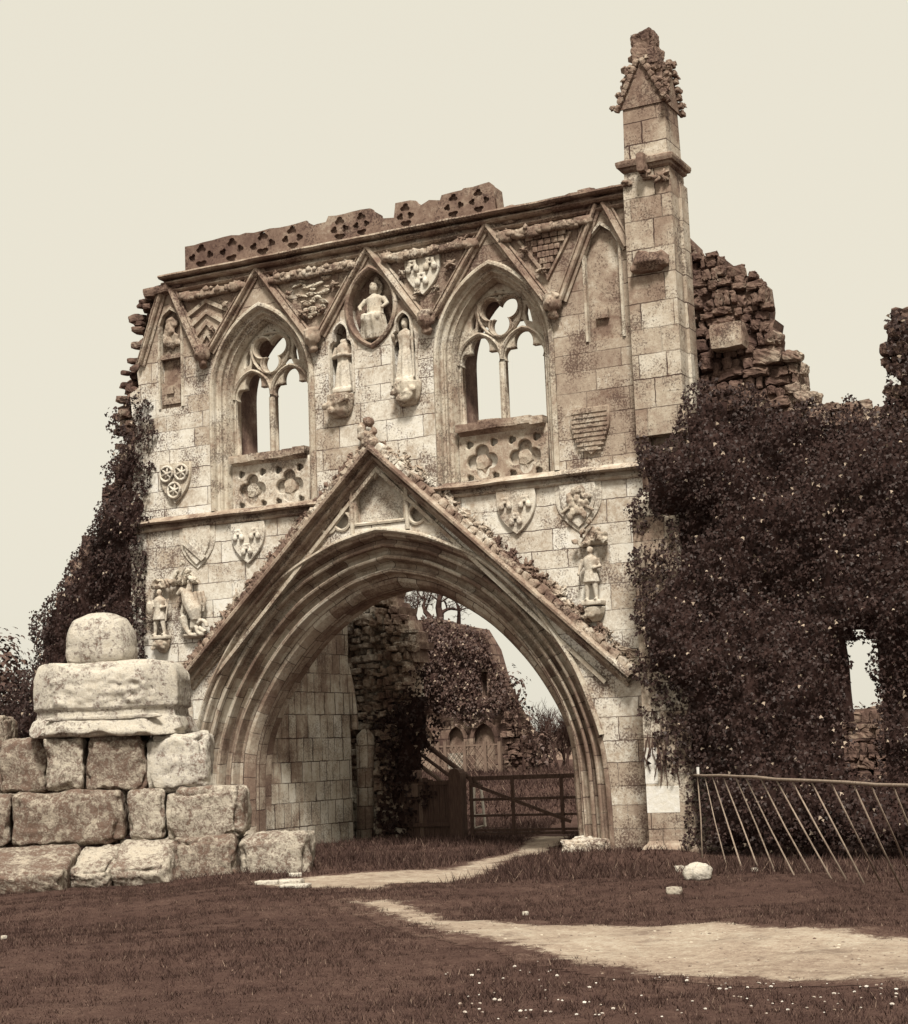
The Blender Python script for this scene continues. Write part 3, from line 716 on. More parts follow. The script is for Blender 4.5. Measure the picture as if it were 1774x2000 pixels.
# spandrel carvings between the zigzag gables
m = MB()
for k in range(4):
    z = 9.72-k*.2; w = .46-k*.1; m.prism([(-7.45-w, z-.2), (-7.45-w, z-.12), (-7.45, z+.12), (-7.45+w, z-.12), (-7.45+w, z-.2), (-7.45, z+.04)], -.05, .0)
m.build('chevron_carving', M_MOULD, gh)
m = MB(); rr = random.Random(8)
for k in range(46):
    z = rr.uniform(9.15, 9.85); w = .1+.34*(z-9.15)/.7; m.blob((-5.2+rr.uniform(-w, w), -.03, z), (rr.uniform(.04, .1), .05, rr.uniform(.02, .045)), k, .3, 1, 2, rr.uniform(-.3, .3))
m.build('scaled_carving', M_MOULD, gh)
m = MB()
for r in range(6):
    z = 9.84-r*.105; w = .36-r*.06
    for k in range(5):
        x = -.8-w+(k+.5+.3*(r % 2))*2*w/5
        m.stone((x, -.01, z), (w/5*.92, .045, .046), 0, r*7+k, 3, .15, .15)
m.build('block_carving', M_GABLE, gh)
v, f = sweep([(-1.28, 9.82), (-.8, 9.12), (-.36, 9.82)], [(-.03, 0), (-.02, -.05), (.02, -.05), (.03, 0)]); MB().add(v, f).build('spandrel_frame', M_GABLE, gh)

# ---- buttress and pinnacle on the right
bt = thing('buttress', (1.06, -.3, 0), None, None); bt.parent = gh; bt.location = Vector((1.06, -.3, 0))-wpos(gh)
MB().box(.67, 1.45, -.30, .35, 6.30, 10.40).build('upper_shaft', M_BUT, bt)
MB().prism([(1.452, 6.6), (1.50, 6.9), (1.50, 10.3), (1.452, 10.3)], .05, .36).build('side_shaft', M_BUT, bt)
MB().box(.84, 1.28, -.08, .3, 5.3, 6.30).box(.69, .83, -.2, .3, 5.3, 6.3).build('niche_recess', M_PAR, bt)
MB().box(.71, 1.43, -.80, .32, .1, 4.95).build('lower_shaft', M_BUT, bt)
m = MB(); v = [(.71, -.8, 4.95), (1.43, -.8, 4.95), (1.43, -.3, 5.45), (.71, -.3, 5.45), (.71, .3, 4.95), (1.43, .3, 4.95), (1.43, .3, 5.45), (.71, .3, 5.45)]
m.add(v, [(0, 1, 2, 3), (1, 5, 6, 2), (0, 3, 7, 4), (3, 2, 6, 7)]).build('offset', M_BUT, bt)
m = MB(); v = []
for z, e in ((-.2, .12), (.12, .11), (.20, .02), (.235, .004)): v += [(.71-e, -.8-e, z), (1.43+e, -.8-e, z), (1.43+e, .33, z), (.71-e, .33, z)]
m.add(v, [(4*i+a, 4*i+(a+1) % 4, 4*i+4+(a+1) % 4, 4*i+4+a) for i in range(3) for a in range(4)]).build('plinth', M_BUT, bt)
for (x0, x1, z0, z1, lb) in ((.708, 1.21, .64, 1.02, 1), (.706, .90, 1.06, 1.58, 2)): MB().box(x0, x1, -.803, -.4, z0, z1).build('new_block', M_NEW, bt)
MB().box(1.20, 1.452, -.303, .1, 6.95, 7.45).build('new_block', M_BUT, bt)
# carved bracket and the weathered hood on the shaft face
m = MB()
for k in range(14): m.blob((1.06+R.uniform(-.26, .26), -.36, 9.0+R.uniform(-.1, .14)), (.1, .12, .08), k, .35, 1)
m.loft([(8.84, .2, .1, 1.06, -.32), (8.98, .3, .18, 1.06, -.36), (9.12, .26, .16, 1.06, -.34)], 8); mesh_obj('carved_bracket', fuse(m, .025, 1), M_PAR, bt)
# string with the spout, upper stage, gablets and broken spire
def ringbox(m, x0, x1, y0, y1, zs):
    v = []
    for z, e in zs: v += [(x0-e, y0-e, z), (x1+e, y0-e, z), (x1+e, y1+e, z), (x0-e, y1+e, z)]
    n = len(zs); f = [(4*i+a, 4*i+(a+1) % 4, 4*i+4+(a+1) % 4, 4*i+4+a) for i in range(n-1) for a in range(4)]+[(3, 2, 1, 0), (4*n-4, 4*n-3, 4*n-2, 4*n-1)]
    return m.add(v, f)
pn = ringbox(MB(), .69, 1.44, -.29, .40, [(10.4, 0), (10.62, -.01), (10.85, -.02), (12.05, -.04)]).build('pinnacle', M_BUT, bt)
ringbox(MB(), .69, 1.44, -.29, .40, [(10.50, .0), (10.53, .04), (10.57, .045), (10.58, .085), (10.63, .10), (10.67, .10), (10.72, .0)]).build('pinnacle_string', M_GABLE, pn)
MB().stone((1.05, -.42, 10.56), (.065, .12, .15), 0, 3, 4, .2, .15).build('spout', M_PAR, pn)
for k, (x, z, s) in enumerate(((1.12, 10.36, .10), (1.33, 10.32, .11), (.74, 10.34, .08))): crocket(pn, x, z, 0, s, 300+k, -.33, M_GABLE)
# gablets: front and right with crocketed edges
for nm, tr in (('front', lambda a, b, z: (1.065+a, -.27-b, z)), ('side', lambda a, b, z: (1.42+b, .055+a, z))):
    m = MB(); w = .41
    for (a0, z0, a1, z1) in ((-w, 11.5, 0, 12.3), (0, 12.3, w, 11.5)):
        d = math.hypot(a1-a0, z1-z0); nx, nz = -(z1-z0)/d*.07, (a1-a0)/d*.07
        v = [tr(a0, 0, z0), tr(a0+nx, 0, z0+nz), tr(a0+nx, .09, z0+nz), tr(a0, .09, z0), tr(a1, 0, z1), tr(a1+nx, 0, z1+nz+.02), tr(a1+nx, .09, z1+nz+.02), tr(a1, .09, z1)]
        for k in range(7):
            t = (k+.5)/7; p = tr(a0+(a1-a0)*t+nx*.5, .03, z0+(z1-z0)*t+nz*.5); m.stone(p, (.062, .05, .045) if nm == 'front' else (.05, .062, .045), 0, k+int(a0*10), 4, .2, .25, tilt=(-math.atan2(z1-z0, a1-a0) if nm == 'front' else 0))
        for t in (.05, .3, .55, .8):
            p = tr(a0+(a1-a0)*t+nx*1.5, .05, z0+(z1-z0)*t+nz*1.5); m.blob(p, (.05, .045, .045), int(t*20)+int(a0*10), .5, 2, 2.5)
    v = [tr(-w, -.02, 11.55), tr(w, -.02, 11.55), tr(0, -.02, 12.25), tr(-w, .012, 11.55), tr(w, .012, 11.55), tr(0, .012, 12.25)]
    m.add(v, [(0, 2, 1), (3, 4, 5), (0, 1, 4, 3), (1, 2, 5, 4), (2, 0, 3, 5)])
    m.build('gablet', M_GABLE, pn)
m = MB()
for i in range(40):
    t = i/40; z = 11.9+t*.42; w = .26*(1-t*.45); m.stone((1.05+R.uniform(-w, w), .05+R.uniform(-w, w), z), (.13, .13, .06), R.uniform(-.5, .5), i, 3, .2, .25)
m.stone((1.07, .05, 12.36), (.225, .225, .24), .05, 60, 16, .07, .10, 1.2, chip=.6, grain=.008); m.stone((1.04, .05, 12.68), (.185, .185, .19), -.05, 61, 16, .07, .14, 1.2, chip=.9, grain=.01)
for k in range(10): m.blob((1.06+R.choice((-1, 1))*R.uniform(.24, .36), -.0+R.uniform(-.2, .3), R.uniform(11.95, 12.35)), (.07, .07, .06), k, .4, 1)
m.blob((.83, .0, 12.46), (.07, .06, .06), 2, .3, 1); m.build('broken_spire', M_PAR, pn)

# ---- base stones, passage walls and back arch
for s, x in ((1, -.62), (-1, -7.55)): MB().stone((x, .2, .03), (.40, .3, .2), 0, 7+s, 16, .08, .15, chip=.9, grain=.01).build('base_stone', M_WALL, gh)
xi = CX-3.0
MB().box(xi-.8, xi-.004, 1.002, 4.0, -.3, 5.2).build('passage_wall', M_INNER, gh)
MB().box(CX+3.004, CX+3.8, 1.002, 4.0, -.3, 3.4).build('passage_wall', M_INNER, gh)
# ribs of the fallen back arch, rising from the end of the left passage wall
def rib3(name, pts, rad, mat):
    m = MB(); m.tube([tuple(P3(x, y, 4.05)) for x, y in crom(pts, 6)], rad, 8); return m.build(name, mat, gh, smooth=True)
rib3('arch_rib', [(693, 1425), (691, 1390), (684, 1340), (672, 1290), (655, 1245), (632, 1200), (600, 1160)], .075, M_INNER)
rib3('arch_rib', [(684, 1428), (680, 1390), (672, 1345), (660, 1300), (642, 1250), (618, 1205), (586, 1165)], .06, M_GABLE)
# ---------------------------------------------------------------- statues and carved figures
def figure(m, x, y, z0, h, robe=True, head=True, arms='cross', lean=0.0, apart=.0, seed=0):
    s = h; hx = x+lean*s
    if robe:
        m.loft([(z0, .20*s, .14*s, x, y), (z0+.1*s, .19*s, .13*s, x, y), (z0+.35*s, .155*s, .11*s, x+lean*.3*s, y-.01*s), (z0+.52*s, .125*s, .095*s, x+lean*.5*s, y), (z0+.62*s, .13*s, .095*s, x+lean*.6*s, y), (z0+.74*s, .155*s, .10*s, x+lean*.8*s, y), (z0+.81*s, .12*s, .08*s, hx, y), (z0+.845*s, .05*s, .05*s, hx, y)], 26, .22, 8, seed)
    else:
        m.loft([(z0+.34*s, .17*s, .12*s, x, y), (z0+.46*s, .14*s, .105*s, x, y), (z0+.56*s, .115*s, .09*s, x, y), (z0+.66*s, .13*s, .10*s, x+lean*.6*s, y), (z0+.76*s, .155*s, .10*s, x+lean*.8*s, y), (z0+.82*s, .11*s, .08*s, hx, y), (z0+.85*s, .045*s, .045*s, hx, y)], 18, .06, 6, seed)
        for sg in (-1, 1):
            a = sg*(.07+apart*.5); b = sg*(.075+apart)
            m.tube([(x+sg*.06*s, y, z0+.45*s), (x+a*s, y-.02*s, z0+.26*s), (x+b*s, y, z0+.05*s)], [.07*s, .052*s, .036*s], 9)
            m.blob((x+b*s, y-.05*s, z0+.025*s), (.04*s, .085*s, .03*s), 1, .05, 1)
    if head:
        m.tube([(hx, y, z0+.80*s), (hx, y, z0+.88*s)], .042*s, 8)
        m.blob((hx, y-.01*s, z0+.925*s), (.058*s, .068*s, .08*s), 1, .03, 2)
        m.blob((hx, y-.08*s, z0+.915*s), (.014*s, .022*s, .022*s), 1, .02, 1); m.blob((hx, y+.01*s, z0+.955*s), (.066*s, .066*s, .055*s), 2, .12, 2)
    for sg in (-1, 1):
        sh = (hx+sg*.14*s, y, z0+.77*s)
        if arms == 'cross': el, ha = (hx+sg*.19*s, y-.04*s, z0+.60*s), (hx+sg*.03*s, y-.13*s, z0+.62*s)
        elif arms == 'staff': el, ha = (hx+sg*.2*s, y-.03*s, z0+.62*s), (hx+sg*.17*s, y-.13*s, z0+(.64 if sg > 0 else .74)*s)
        else: el, ha = (hx+sg*.2*s, y-.02*s, z0+.62*s), (hx+sg*(.10 if sg > 0 else .21)*s, y-.1*s, z0+(.60 if sg > 0 else .50)*s)
        m.tube([sh, el, ha], [.055*s, .045*s, .034*s], 9); m.blob(ha, (.035*s, .03*s, .042*s), 1, .1, 1)
    return m
def statue(mb, label, base, voxel=.012):
    o = mesh_obj('statue', fuse(mb, voxel, 2), M_STATUE, None, base, True); return tag(o, label, 'statue', None)
m = figure(MB(), -4.70, .10, 7.80, 1.0, True, False, 'cross', .0, 0, 1); m.blob((-4.70, .1, 8.66), (.06, .06, .06), 3, .3, 2); m.stone((-4.7, .08, 7.80), (.18, .14, .05), 0, 2, 3)
statue(m, 'headless robed stone statue standing in the left niche below the oval recess', (-4.7, .1, 7.75))
m = figure(MB(), -3.48, .10, 7.84, 1.02, True, True, 'staff', -.02, 0, 2); m.tube([(-3.30, -.03, 7.84), (-3.31, -.03, 8.72)], .025, 7); m.loft([(8.80, .075, .07, -3.5, .1), (8.86, .07, .06, -3.5, .1), (8.90, .05, .05, -3.5, .1)], 10); m.stone((-3.48, .08, 7.80), (.18, .15, .06), 0, 4, 3)
statue(m, 'robed stone statue holding a long staff in the right niche below the oval recess', (-3.48, .1, 7.75))
m = MB().loft([(8.62, .22, .13, -4.08, .10), (8.75, .24, .14, -4.08, .08), (8.92, .21, .17, -4.07, .05), (9.02, .20, .18, -4.08, .05), (9.08, .15, .11, -4.08, .12), (9.25, .15, .1, -4.08, .13), (9.34, .19, .10, -4.08, .13), (9.40, .08, .07, -4.08, .13)], 24, .2, 9)
for s in (-1, 1):
    m.blob((-4.08+s*.12, -.02, 8.98), (.08, .1, .09), s, .1, 2); m.tube([(-4.08+s*.17, .12, 9.33), (-4.08+s*.27, .06, 9.2), (-4.08+s*.2, -.02, 9.12)], [.05, .045, .03], 8)
m.blob((-4.08, .1, 9.52), (.08, .08, .11), 2, .06, 2); m.blob((-4.08, .18, 9.53), (.14, .03, .15), 4, .1, 2); m.blob((-4.06, .17, 9.66), (.06, .03, .1), 4, .1, 1)
m.blob((-4.2, .14, 8.68), (.1, .08, .1), 6, .3, 2); m.blob((-3.93, .14, 8.72), (.1, .08, .1), 7, .3, 2)
seat = statue(m, 'seated stone figure in the oval recess under the middle gable', (-4.08, .1, 8.55)); seat.data.materials[0] = M_MOULD
# figure on the left with shield and spear, on a corbel
def canopy(x, z, w, kind='gable'):
    m = MB()
    if kind == 'gable':
        v, f = sweep([(x+w/2, z), (x, z+w*.62), (x-w/2, z)], [(-.05, 0), (-.05, -.12), (-.03, -.2), (.02, -.2), (.05, -.12), (.05, 0)]); m.add(v, f)
        for t in (0, .5, 1):
            for s in (-1, 1): m.blob((x+s*w/2*(1-t), -.14, z+w*.62*t+.06), (.06, .07, .05), int(t*9), .4, 1)
        m.prism([(x-w/2, z), (x+w/2, z), (x, z+w*.6)], -.06, .02)
    else:
        a = [(x+w/2*math.cos(math.pi*k/10), z+w*.42*math.sin(math.pi*k/10)) for k in range(11)]
        v, f = sweep(a, [(-.04, 0), (-.04, -.13), (0, -.2), (.05, -.15), (.05, 0)]); m.add(v, f)
        for k in range(6): m.blob((x-w/2+k*w/5, -.13, z-.01), (.045, .05, .05), k, .4, 1)
    for k in range(14): m.blob((x+R.uniform(-w, w)*.5, -.12+R.uniform(-.06, .05), z+R.uniform(-.02, .3)*w), (R.uniform(.03, .055),)*3, k, .4, 1)
    return mesh_obj('canopy', fuse(m, .016, 1), M_MOULD, gh)
canopy(-8.46, 4.74, .34, 'arch'); canopy(-7.98, 4.74, .5)
m = figure(MB(), -8.50, -.12, 3.86, .82, False, True, 'side', 0, .05, 5); m.blob((-8.66, -.2, 4.36), (.07, .05, .13), 2, .1, 2); m.tube([(-8.32, -.2, 4.1), (-8.28, -.16, 4.5)], .018, 6); m.stone((-8.5, -.1, 3.83), (.17, .1, .04), 0, 1, 3)
statue(m, 'small standing stone figure with legs apart under a round canopy left of the arch', (-8.5, -.1, 3.8))
# rearing horse over a coiled dragon
m = MB(); B = lambda *p: [(q[0], -.13, q[1]) for q in p]
m.tube(B((-7.93, 4.62), (-7.86, 4.42), (-7.74, 4.25), (-7.72, 4.08)), [.09, .13, .14, .09], 10); m.tube(B((-7.90, 4.55), (-8.02, 4.62), (-8.10, 4.55)), [.08, .07, .045], 8)
m.tube(B((-7.95, 4.38), (-8.02, 4.22), (-7.97, 4.10)), [.05, .035, .03], 7); m.tube(B((-8.0, 4.16), (-7.95, 3.98), (-7.88, 3.86)), [.09, .06, .035], 7); m.tube(B((-7.74, 4.12), (-7.80, 3.96), (-7.86, 3.84)), [.075, .05, .04], 7)
for k in range(3): m.tube(B((-7.74+k*.08, 4.58), (-7.69+k*.08, 4.40), (-7.70+k*.07, 4.22)), [.04, .035, .02], 7)
m.tube(B((-7.86, 4.62), (-7.84, 4.74)), [.06, .04], 7); m.blob((-7.84, -.14, 4.76), (.05, .05, .06), 1, .1, 1)
m.tube(B(*[(-7.60+.11*math.cos(a), 3.95+.12*math.sin(a)) for a in [i*.5 for i in range(12)]], (-7.66, 3.95)), .04, 7)
m.blob((-7.8, -.08, 3.82), (.25, .08, .05), 2, .2, 2)
statue(m, 'carved stone rider on a rearing horse above a coiled dragon', (-7.8, -.1, 3.8))
m = figure(MB(), -.26, -.14, 3.86, .84, False, True, 'side', 0, .02, 9); m.stone((-.26, -.1, 3.83), (.17, .12, .045), 0, 1, 3)
statue(m, 'small stone figure in a belted tunic on a bracket right of the arch', (-.26, -.1, 3.8))
canopy(-.24, 4.74, .5)
for x, z, s in ((-8.5, 3.70, .16), (-.26, 3.68, .17)):
    m = MB().loft([(z-.14, s*.4, s*.4, x, -.03), (z-.03, s*.9, s*.8, x, -.06), (z+.09, s*1.1, s*.9, x, -.06)], 10)
    for k in range(7): m.blob((x+R.uniform(-s, s)*.8, -.16, z+R.uniform(-.06, .06)), (.05, .05, .05), k, .3, 1)
    mesh_obj('bracket', fuse(m, .02, 1), M_MOULD, gh)

# ---------------------------------------------------------------- ground
PATHS = [[(690, 1758), (760, 1755), (874, 1786), (1026, 1795), (1178, 1803), (1381, 1808), (1584, 1823), (1774, 1833), (1990, 1843), (2500, 1858), (2500, 1985), (1990, 1940), (1774, 1917), (1483, 1899), (1280, 1886), (1128, 1869), (1026, 1843), (874, 1816), (776, 1778)],
         [(490, 1721), (620, 1709), (750, 1702), (870, 1693), (940, 1676), (1000, 1655), (1040, 1628), (1150, 1600), (1180, 1610), (1110, 1640), (1072, 1658), (955, 1697), (880, 1716), (781, 1722), (740, 1738), (620, 1736), (510, 1731)]]
PATHS = [[tuple(G(x, y))[:2] for x, y in p] for p in PATHS]
def gz(x, y):
    h = .03*np.sin(.9*x+.4*y)+.028*np.sin(.5*x-1.1*y+1)+.014*np.sin(2.3*x+1.7*y)+.01*np.sin(4.1*x-3.3*y+.5)+.006*np.sin(9*x+7*y)*np.sin(8*y-5*x)
    t = np.clip((y-5)/21, 0, 1); h = h+1.0*t*t*(3-2*t)
    return h+.13*np.exp(-((x-.2)**2/1.6+(y+1.0)**2/.5))-.02
def wob2(x, y): return .22*np.sin(3.1*x+1.3*y)*np.sin(2.2*y-1.7*x+.6)+.16*np.sin(7.3*x-5.1*y)*np.sin(6.1*y+2*x)+.10*np.sin(17*x+11*y)*np.sin(15*y-9*x)+.22*np.sin(37*x+5*y)*np.sin(31*y+9*x)+.2*np.sin(61*x-23*y)*np.sin(53*y+17*x)
def onpath(x, y, k=1.0):
    a = np.zeros(x.shape, bool)
    for p in PATHS: a |= inpoly_np(x+wob2(x, y)*.2*k, y+wob2(y, x)*.45*k, p)
    return a
M_GROUND = None
def edge_dist(x, z, poly):
    d = np.full(x.shape, 9e9); n = len(poly)
    for i in range(n):
        ax_, az_ = poly[i]; bx, bz = poly[(i+1) % n]; L = (bx-ax_)**2+(bz-az_)**2+1e-9
        t = np.clip(((x-ax_)*(bx-ax_)+(z-az_)*(bz-az_))/L, 0, 1); d = np.minimum(d, np.hypot(x-ax_-t*(bx-ax_), z-az_-t*(bz-az_)))
    return d
def ground_mat(name, lo, hi, s1, s2, worn=False):
    n = N(name, .97, .03); P = n.P
    a = n.noise(P, .8, 4, .6); b = n.noise(P, 7, 5, .75, off=4); c = n.noise(P, 34, 4, .8, off=8)
    t = n.mad(n.add(c, -.5), 1.1, n.mad(n.add(b, -.5), .9, n.mad(n.add(a, -.5), .7, .5)))
    n.bump(n.mad(c, .6, b), .8, .04); col = n.ramp(t, [(.1, sep(lo)), (.5, sep(s1)), (.7, sep(s2)), (.95, sep(hi))])
    if worn:        # bare earth fading raggedly into turf at the verges
        w = n.new('ShaderNodeAttribute', attribute_name='wear').outputs['Fac']
        e = n.mad(n.add(n.noise(P, 3.2, 5, .7, off=2), -.5), .9, n.mad(n.add(n.noise(P, 19, 4, .8, off=6), -.5), .45, w))
        q = n.noise(n.comb(n.mul(n.xyz()[0], .8), n.mul(n.xyz()[1], .8), 0.0), 1.9, 6, .75, off=12)
        col = n.mix(n.mul(n.sm(e, -.06, .12), n.mad(n.sm(n.mad(n.add(c, -.5), .6, q), .52, .68), -.6, 1.0)), n.ramp(t, [(.1, sep(64)), (.5, sep(92)), (.95, sep(140))]), col)
    return n.col(col)
M_GROUND = ground_mat('rough_turf', 62, 128, 86, 98)
M_PATH = ground_mat('pale_trodden_path', 118, 214, 172, 190, True)
ax = np.unique(np.round(np.r_[np.linspace(-300, -40, 27), np.linspace(-40, -12, 29), np.arange(-12, 13, .07), np.linspace(13, 40, 28), np.linspace(40, 300, 27)], 3))
ay = np.unique(np.round(np.r_[np.linspace(-60, -17, 22), np.arange(-17, 6, .07), np.linspace(6, 40, 69), np.linspace(40, 320, 57)], 3))
gx_, gy_ = np.meshgrid(ax, ay); V = np.c_[gx_.ravel(), gy_.ravel(), gz(gx_, gy_).ravel()]
nx_, ny_ = len(ax), len(ay)
ii = (np.arange(ny_-1)[:, None]*nx_+np.arange(nx_-1)[None]).ravel()
Q = np.c_[ii, ii+1, ii+1+nx_, ii+nx_]
def fast_mesh(name, V, Fc):
    me = bpy.data.meshes.new(name); k = Fc.shape[1]; me.vertices.add(len(V)); me.vertices.foreach_set('co', np.ascontiguousarray(V, dtype=np.float32).ravel())
    me.loops.add(Fc.size); me.loops.foreach_set('vertex_index', np.ascontiguousarray(Fc, dtype=np.int32).ravel())
    me.polygons.add(len(Fc)); me.polygons.foreach_set('loop_start', np.arange(0, Fc.size, k, dtype=np.int32)); me.polygons.foreach_set('loop_total', np.full(len(Fc), k, dtype=np.int32))
    me.update(calc_edges=True); return me
go = mesh_obj('ground', fast_mesh('ground', V, Q), M_GROUND, smooth=True); tag(go, kind='structure')
cxy = (V[Q[:, 0], :2]+V[Q[:, 2], :2])/2; sel = onpath(cxy[:, 0], cxy[:, 1])
pd = np.full(len(V), -9.0); near = (V[:, 0] > -12) & (V[:, 0] < 13) & (V[:, 1] > -17) & (V[:, 1] < 6)
xn, yn = V[near, 0], V[near, 1]; best = np.full(len(xn), -9.0)
for p in PATHS: 
    e = edge_dist(xn, yn, p); best = np.maximum(best, np.where(inpoly_np(xn, yn, p), e, -e))
pd[near] = best-np.where(yn > -5.2, .10, 0)
sel = pd[Q].max(1) > -.30
Qp = Q[sel]; u, inv = np.unique(Qp.ravel(), return_inverse=True)
pm = fast_mesh('path', V[u]+np.array([0, 0, .004]), inv.reshape(-1, 4)); at = pm.attributes.new('wear', 'FLOAT', 'POINT'); at.data.foreach_set('value', pd[u].astype(np.float32))
po = mesh_obj('path', pm, M_PATH, smooth=True); tag(po, kind='structure')

# grass blades: many short turf leaves, one mesh
rng = np.random.default_rng(5)
def blades(n, xr, yr, hmin, hmax, wd, name, mat, dens=None):
    x = rng.uniform(*xr, n); y = rng.uniform(*yr, n)
    keep = ~onpath(x, y, 1.15)
    dx, dy = x-CAM[0], y-CAM[1]; fwd = -math.sin(YAW)*dx+math.cos(YAW)*dy; rt = math.cos(YAW)*dx+math.sin(YAW)*dy
    keep &= (np.abs(rt/fwd) < .42) & ~((y > -.05) & (y < 1.0) & ((x < CX-3.0) | (x > CX+3.0)))
    if dens is not None: keep &= rng.uniform(0, 1, n) < dens(x, y)
    x, y = x[keep], y[keep]; n = len(x); h = rng.uniform(hmin, hmax, n)*(.4+1.3*np.clip(.5+1.8*wob2(x*.4, y*.4), 0, 1)**1.5); a = rng.uniform(0, 2*math.pi, n); b = rng.uniform(0, 2*math.pi, n); l = rng.uniform(.2, 1.0, n)*h
    z = gz(x, y)-.004; v = np.empty((n, 3, 3)); w = wd*rng.uniform(.6, 1.5, n)
    v[:, 0] = np.c_[x-w*np.cos(a), y-w*np.sin(a), z]; v[:, 1] = np.c_[x+w*np.cos(a), y+w*np.sin(a), z]; v[:, 2] = np.c_[x+l*np.cos(b), y+l*np.sin(b), z+h]
    o = mesh_obj(name, fast_mesh(name, v.reshape(-1, 3), np.arange(3*n).reshape(-1, 3)), mat); return o
M_GRASS = leaf_mat('turf_blades', 56, 108, 140, .02, .8, .08, 1.3)
tag(blades(520000, (-12, 11), (-16.8, -4.5), .012, .036, .0035, 'grass', M_GRASS), 'short dark turf in front of the gatehouse and along the path', 'grass', kind='stuff')
tag(blades(90000, (-22, 3), (7, 27), .06, .16, .012, 'field_grass', M_GRASS), 'rough grass of the field beyond the gate', 'grass', kind='stuff')
tag(blades(190000, (-13, 10), (-4.5, 9), .04, .12, .006, 'long_grass', M_GRASS), 'longer tufted grass at the foot of the gatehouse', 'grass', kind='stuff')
# grit and pebbles trodden into the path
m = MB(); k = 0
while k < 700:
    px_ = R.uniform(720, 1774); py_ = R.uniform(1770, 1915); p = G(px_, py_)
    if not onpath(np.array([p.x]), np.array([p.y]))[0]: k += .2; continue
    r = R.choice((.004, .005, .006, .008, .013)); m.blob((p.x, p.y, float(gz(np.array(p.x), np.array(p.y)))+.004), (r*1.3, r*1.3, r*.6), int(k), .3, 1); k += 1
tag(m.build('path_grit', plain_mat('path_pebbles', 95, 196, 25, .95, .05, isl=.8)), 'grit and small pebbles trodden into the pale path', 'grit', kind='stuff')
# daisies scattered over the turf
m = MB(); k = 0
for i in range(150):
    px_, py_ = (R.uniform(870, 1774), R.uniform(1860, 1998)) if i < 170 else (R.uniform(0, 1774), R.uniform(1740, 1998))
    if i < 170 and py_ < 1855+(px_-900)*.06+R.uniform(0, 25): continue
    p = G(px_, py_); 
    if onpath(np.array([p.x]), np.array([p.y]))[0]: continue
    z = float(gz(np.array(p.x), np.array(p.y))); r = R.choice((.006, .008, .009, .012, .016))
    m.blob((p.x, p.y, z+R.uniform(.02, .05)), (r, r, r*.5), i, .25, 1)
tag(m.build('daisies', plain_mat('daisy_white', 150, 232, 30, .9, .1, isl=.5)), 'tiny white daisies scattered over the dark turf', 'daisies', kind='stuff')

# ---------------------------------------------------------------- stepped cross base: one worn block after another
M_BL = [blotch_mat('lichened_block_%s' % c, l, d, t, s) for c, l, d, t, s in (('pale', 222, 104, .58, 1.), ('mottled', 212, 98, .52, 5.), ('brown', 206, 96, .475, 9.))]
M_SOCK = blotch_mat('pale_pitted_stone', 220, 100, .575, 13.)
BYAW = YAW+math.radians(0)
def block(x0, y0, x1, y1, d, th, mat, label, seed, yaw=.0, n=26, k=.16, amt=.12, skew=(0, 0), sink=0.0, tip=0.0):
    c = D((x0+x1)/2, (y0+y1)/2, d+th/2); s = d/FPX; h = ((x1-x0)/2*s, th/2, (y1-y0)/2*s+sink/2); c.z -= sink/2
    m = MB().stone((0, 0, 0), h, 0, seed, n, k*.38, amt, 1.3, skew=skew, chip=.75, grain=.011)
    o = mesh_obj('stone_block', m.mesh('stone_block'), mat, smooth=True); o.location = c; o.rotation_euler = (tip, 0, BYAW+yaw+R.uniform(-.07, .05)); return tag(o, label, 'stone block', 'blocks of the stepped cross base')
D0 = 24.2
block(474, 1627, 612, 1706, D0, 1.0, M_BL[1], 'rightmost block of the bottom step, square and mottled, beside the arch', 1, sink=.12)
block(336, 1632, 473, 1708, D0, 1.0, M_BL[2], 'brown rounded block of the bottom step next to the rightmost one', 2, k=.3, sink=.15)
block(226, 1660, 348, 1726, D0-.35, 1.0, M_BL[1], 'bottom step block with a bright tilted top and broken front', 3, k=.28, amt=.13, skew=(-.15, 0), sink=.12, tip=.42)
block(148, 1670, 228, 1722, D0-.45, .9, M_BL[1], 'small narrow tilted block of the bottom step with a pale top', 4, k=.3, amt=.13, skew=(.1, 0), sink=.1, tip=.42)
block(-70, 1676, 146, 1722, D0-.8, 1.2, M_BL[2], 'long low pale-topped block lying at the left end of the bottom step', 5, k=.3, amt=.09, sink=.15, tip=.3)
block(36, 1545, 252, 1636, D0+.35, .9, M_BL[2], 'long brown block of the second step at its left', 6, k=.22, sink=.1)
block(258, 1540, 329, 1622, D0+.45, .8, M_BL[1], 'short rounded block in the middle of the second step', 7, k=.3, amt=.09, sink=.12)
block(331, 1535, 484, 1624, D0+.35, .9, M_BL[1], 'bright mottled block at the right end of the second step', 8, k=.24, sink=.1)
block(-60, 1552, 36, 1640, D0+.5, .9, M_BL[2], 'dim brown block at the far left of the second step', 9, k=.26, sink=.1)
block(100, 1441, 177, 1539, D0+.75, .9, M_BL[1], 'left block of the third step with a pale patchy face', 10, k=.14, sink=.05)
block(178, 1436, 292, 1538, D0+.74, .8, M_BL[2], 'dark lichened middle block of the third step', 11, k=.10, sink=.05)
block(293, 1433, 412, 1533, D0+.70, .8, M_BL[0], 'bright white-faced block at the right of the third step', 12, k=.12, sink=.08)
block(14, 1446, 108, 1541, D0+1.15, 1.0, M_BL[2], 'dark set-back block at the left end of the third step', 13, k=.2, sink=.05)
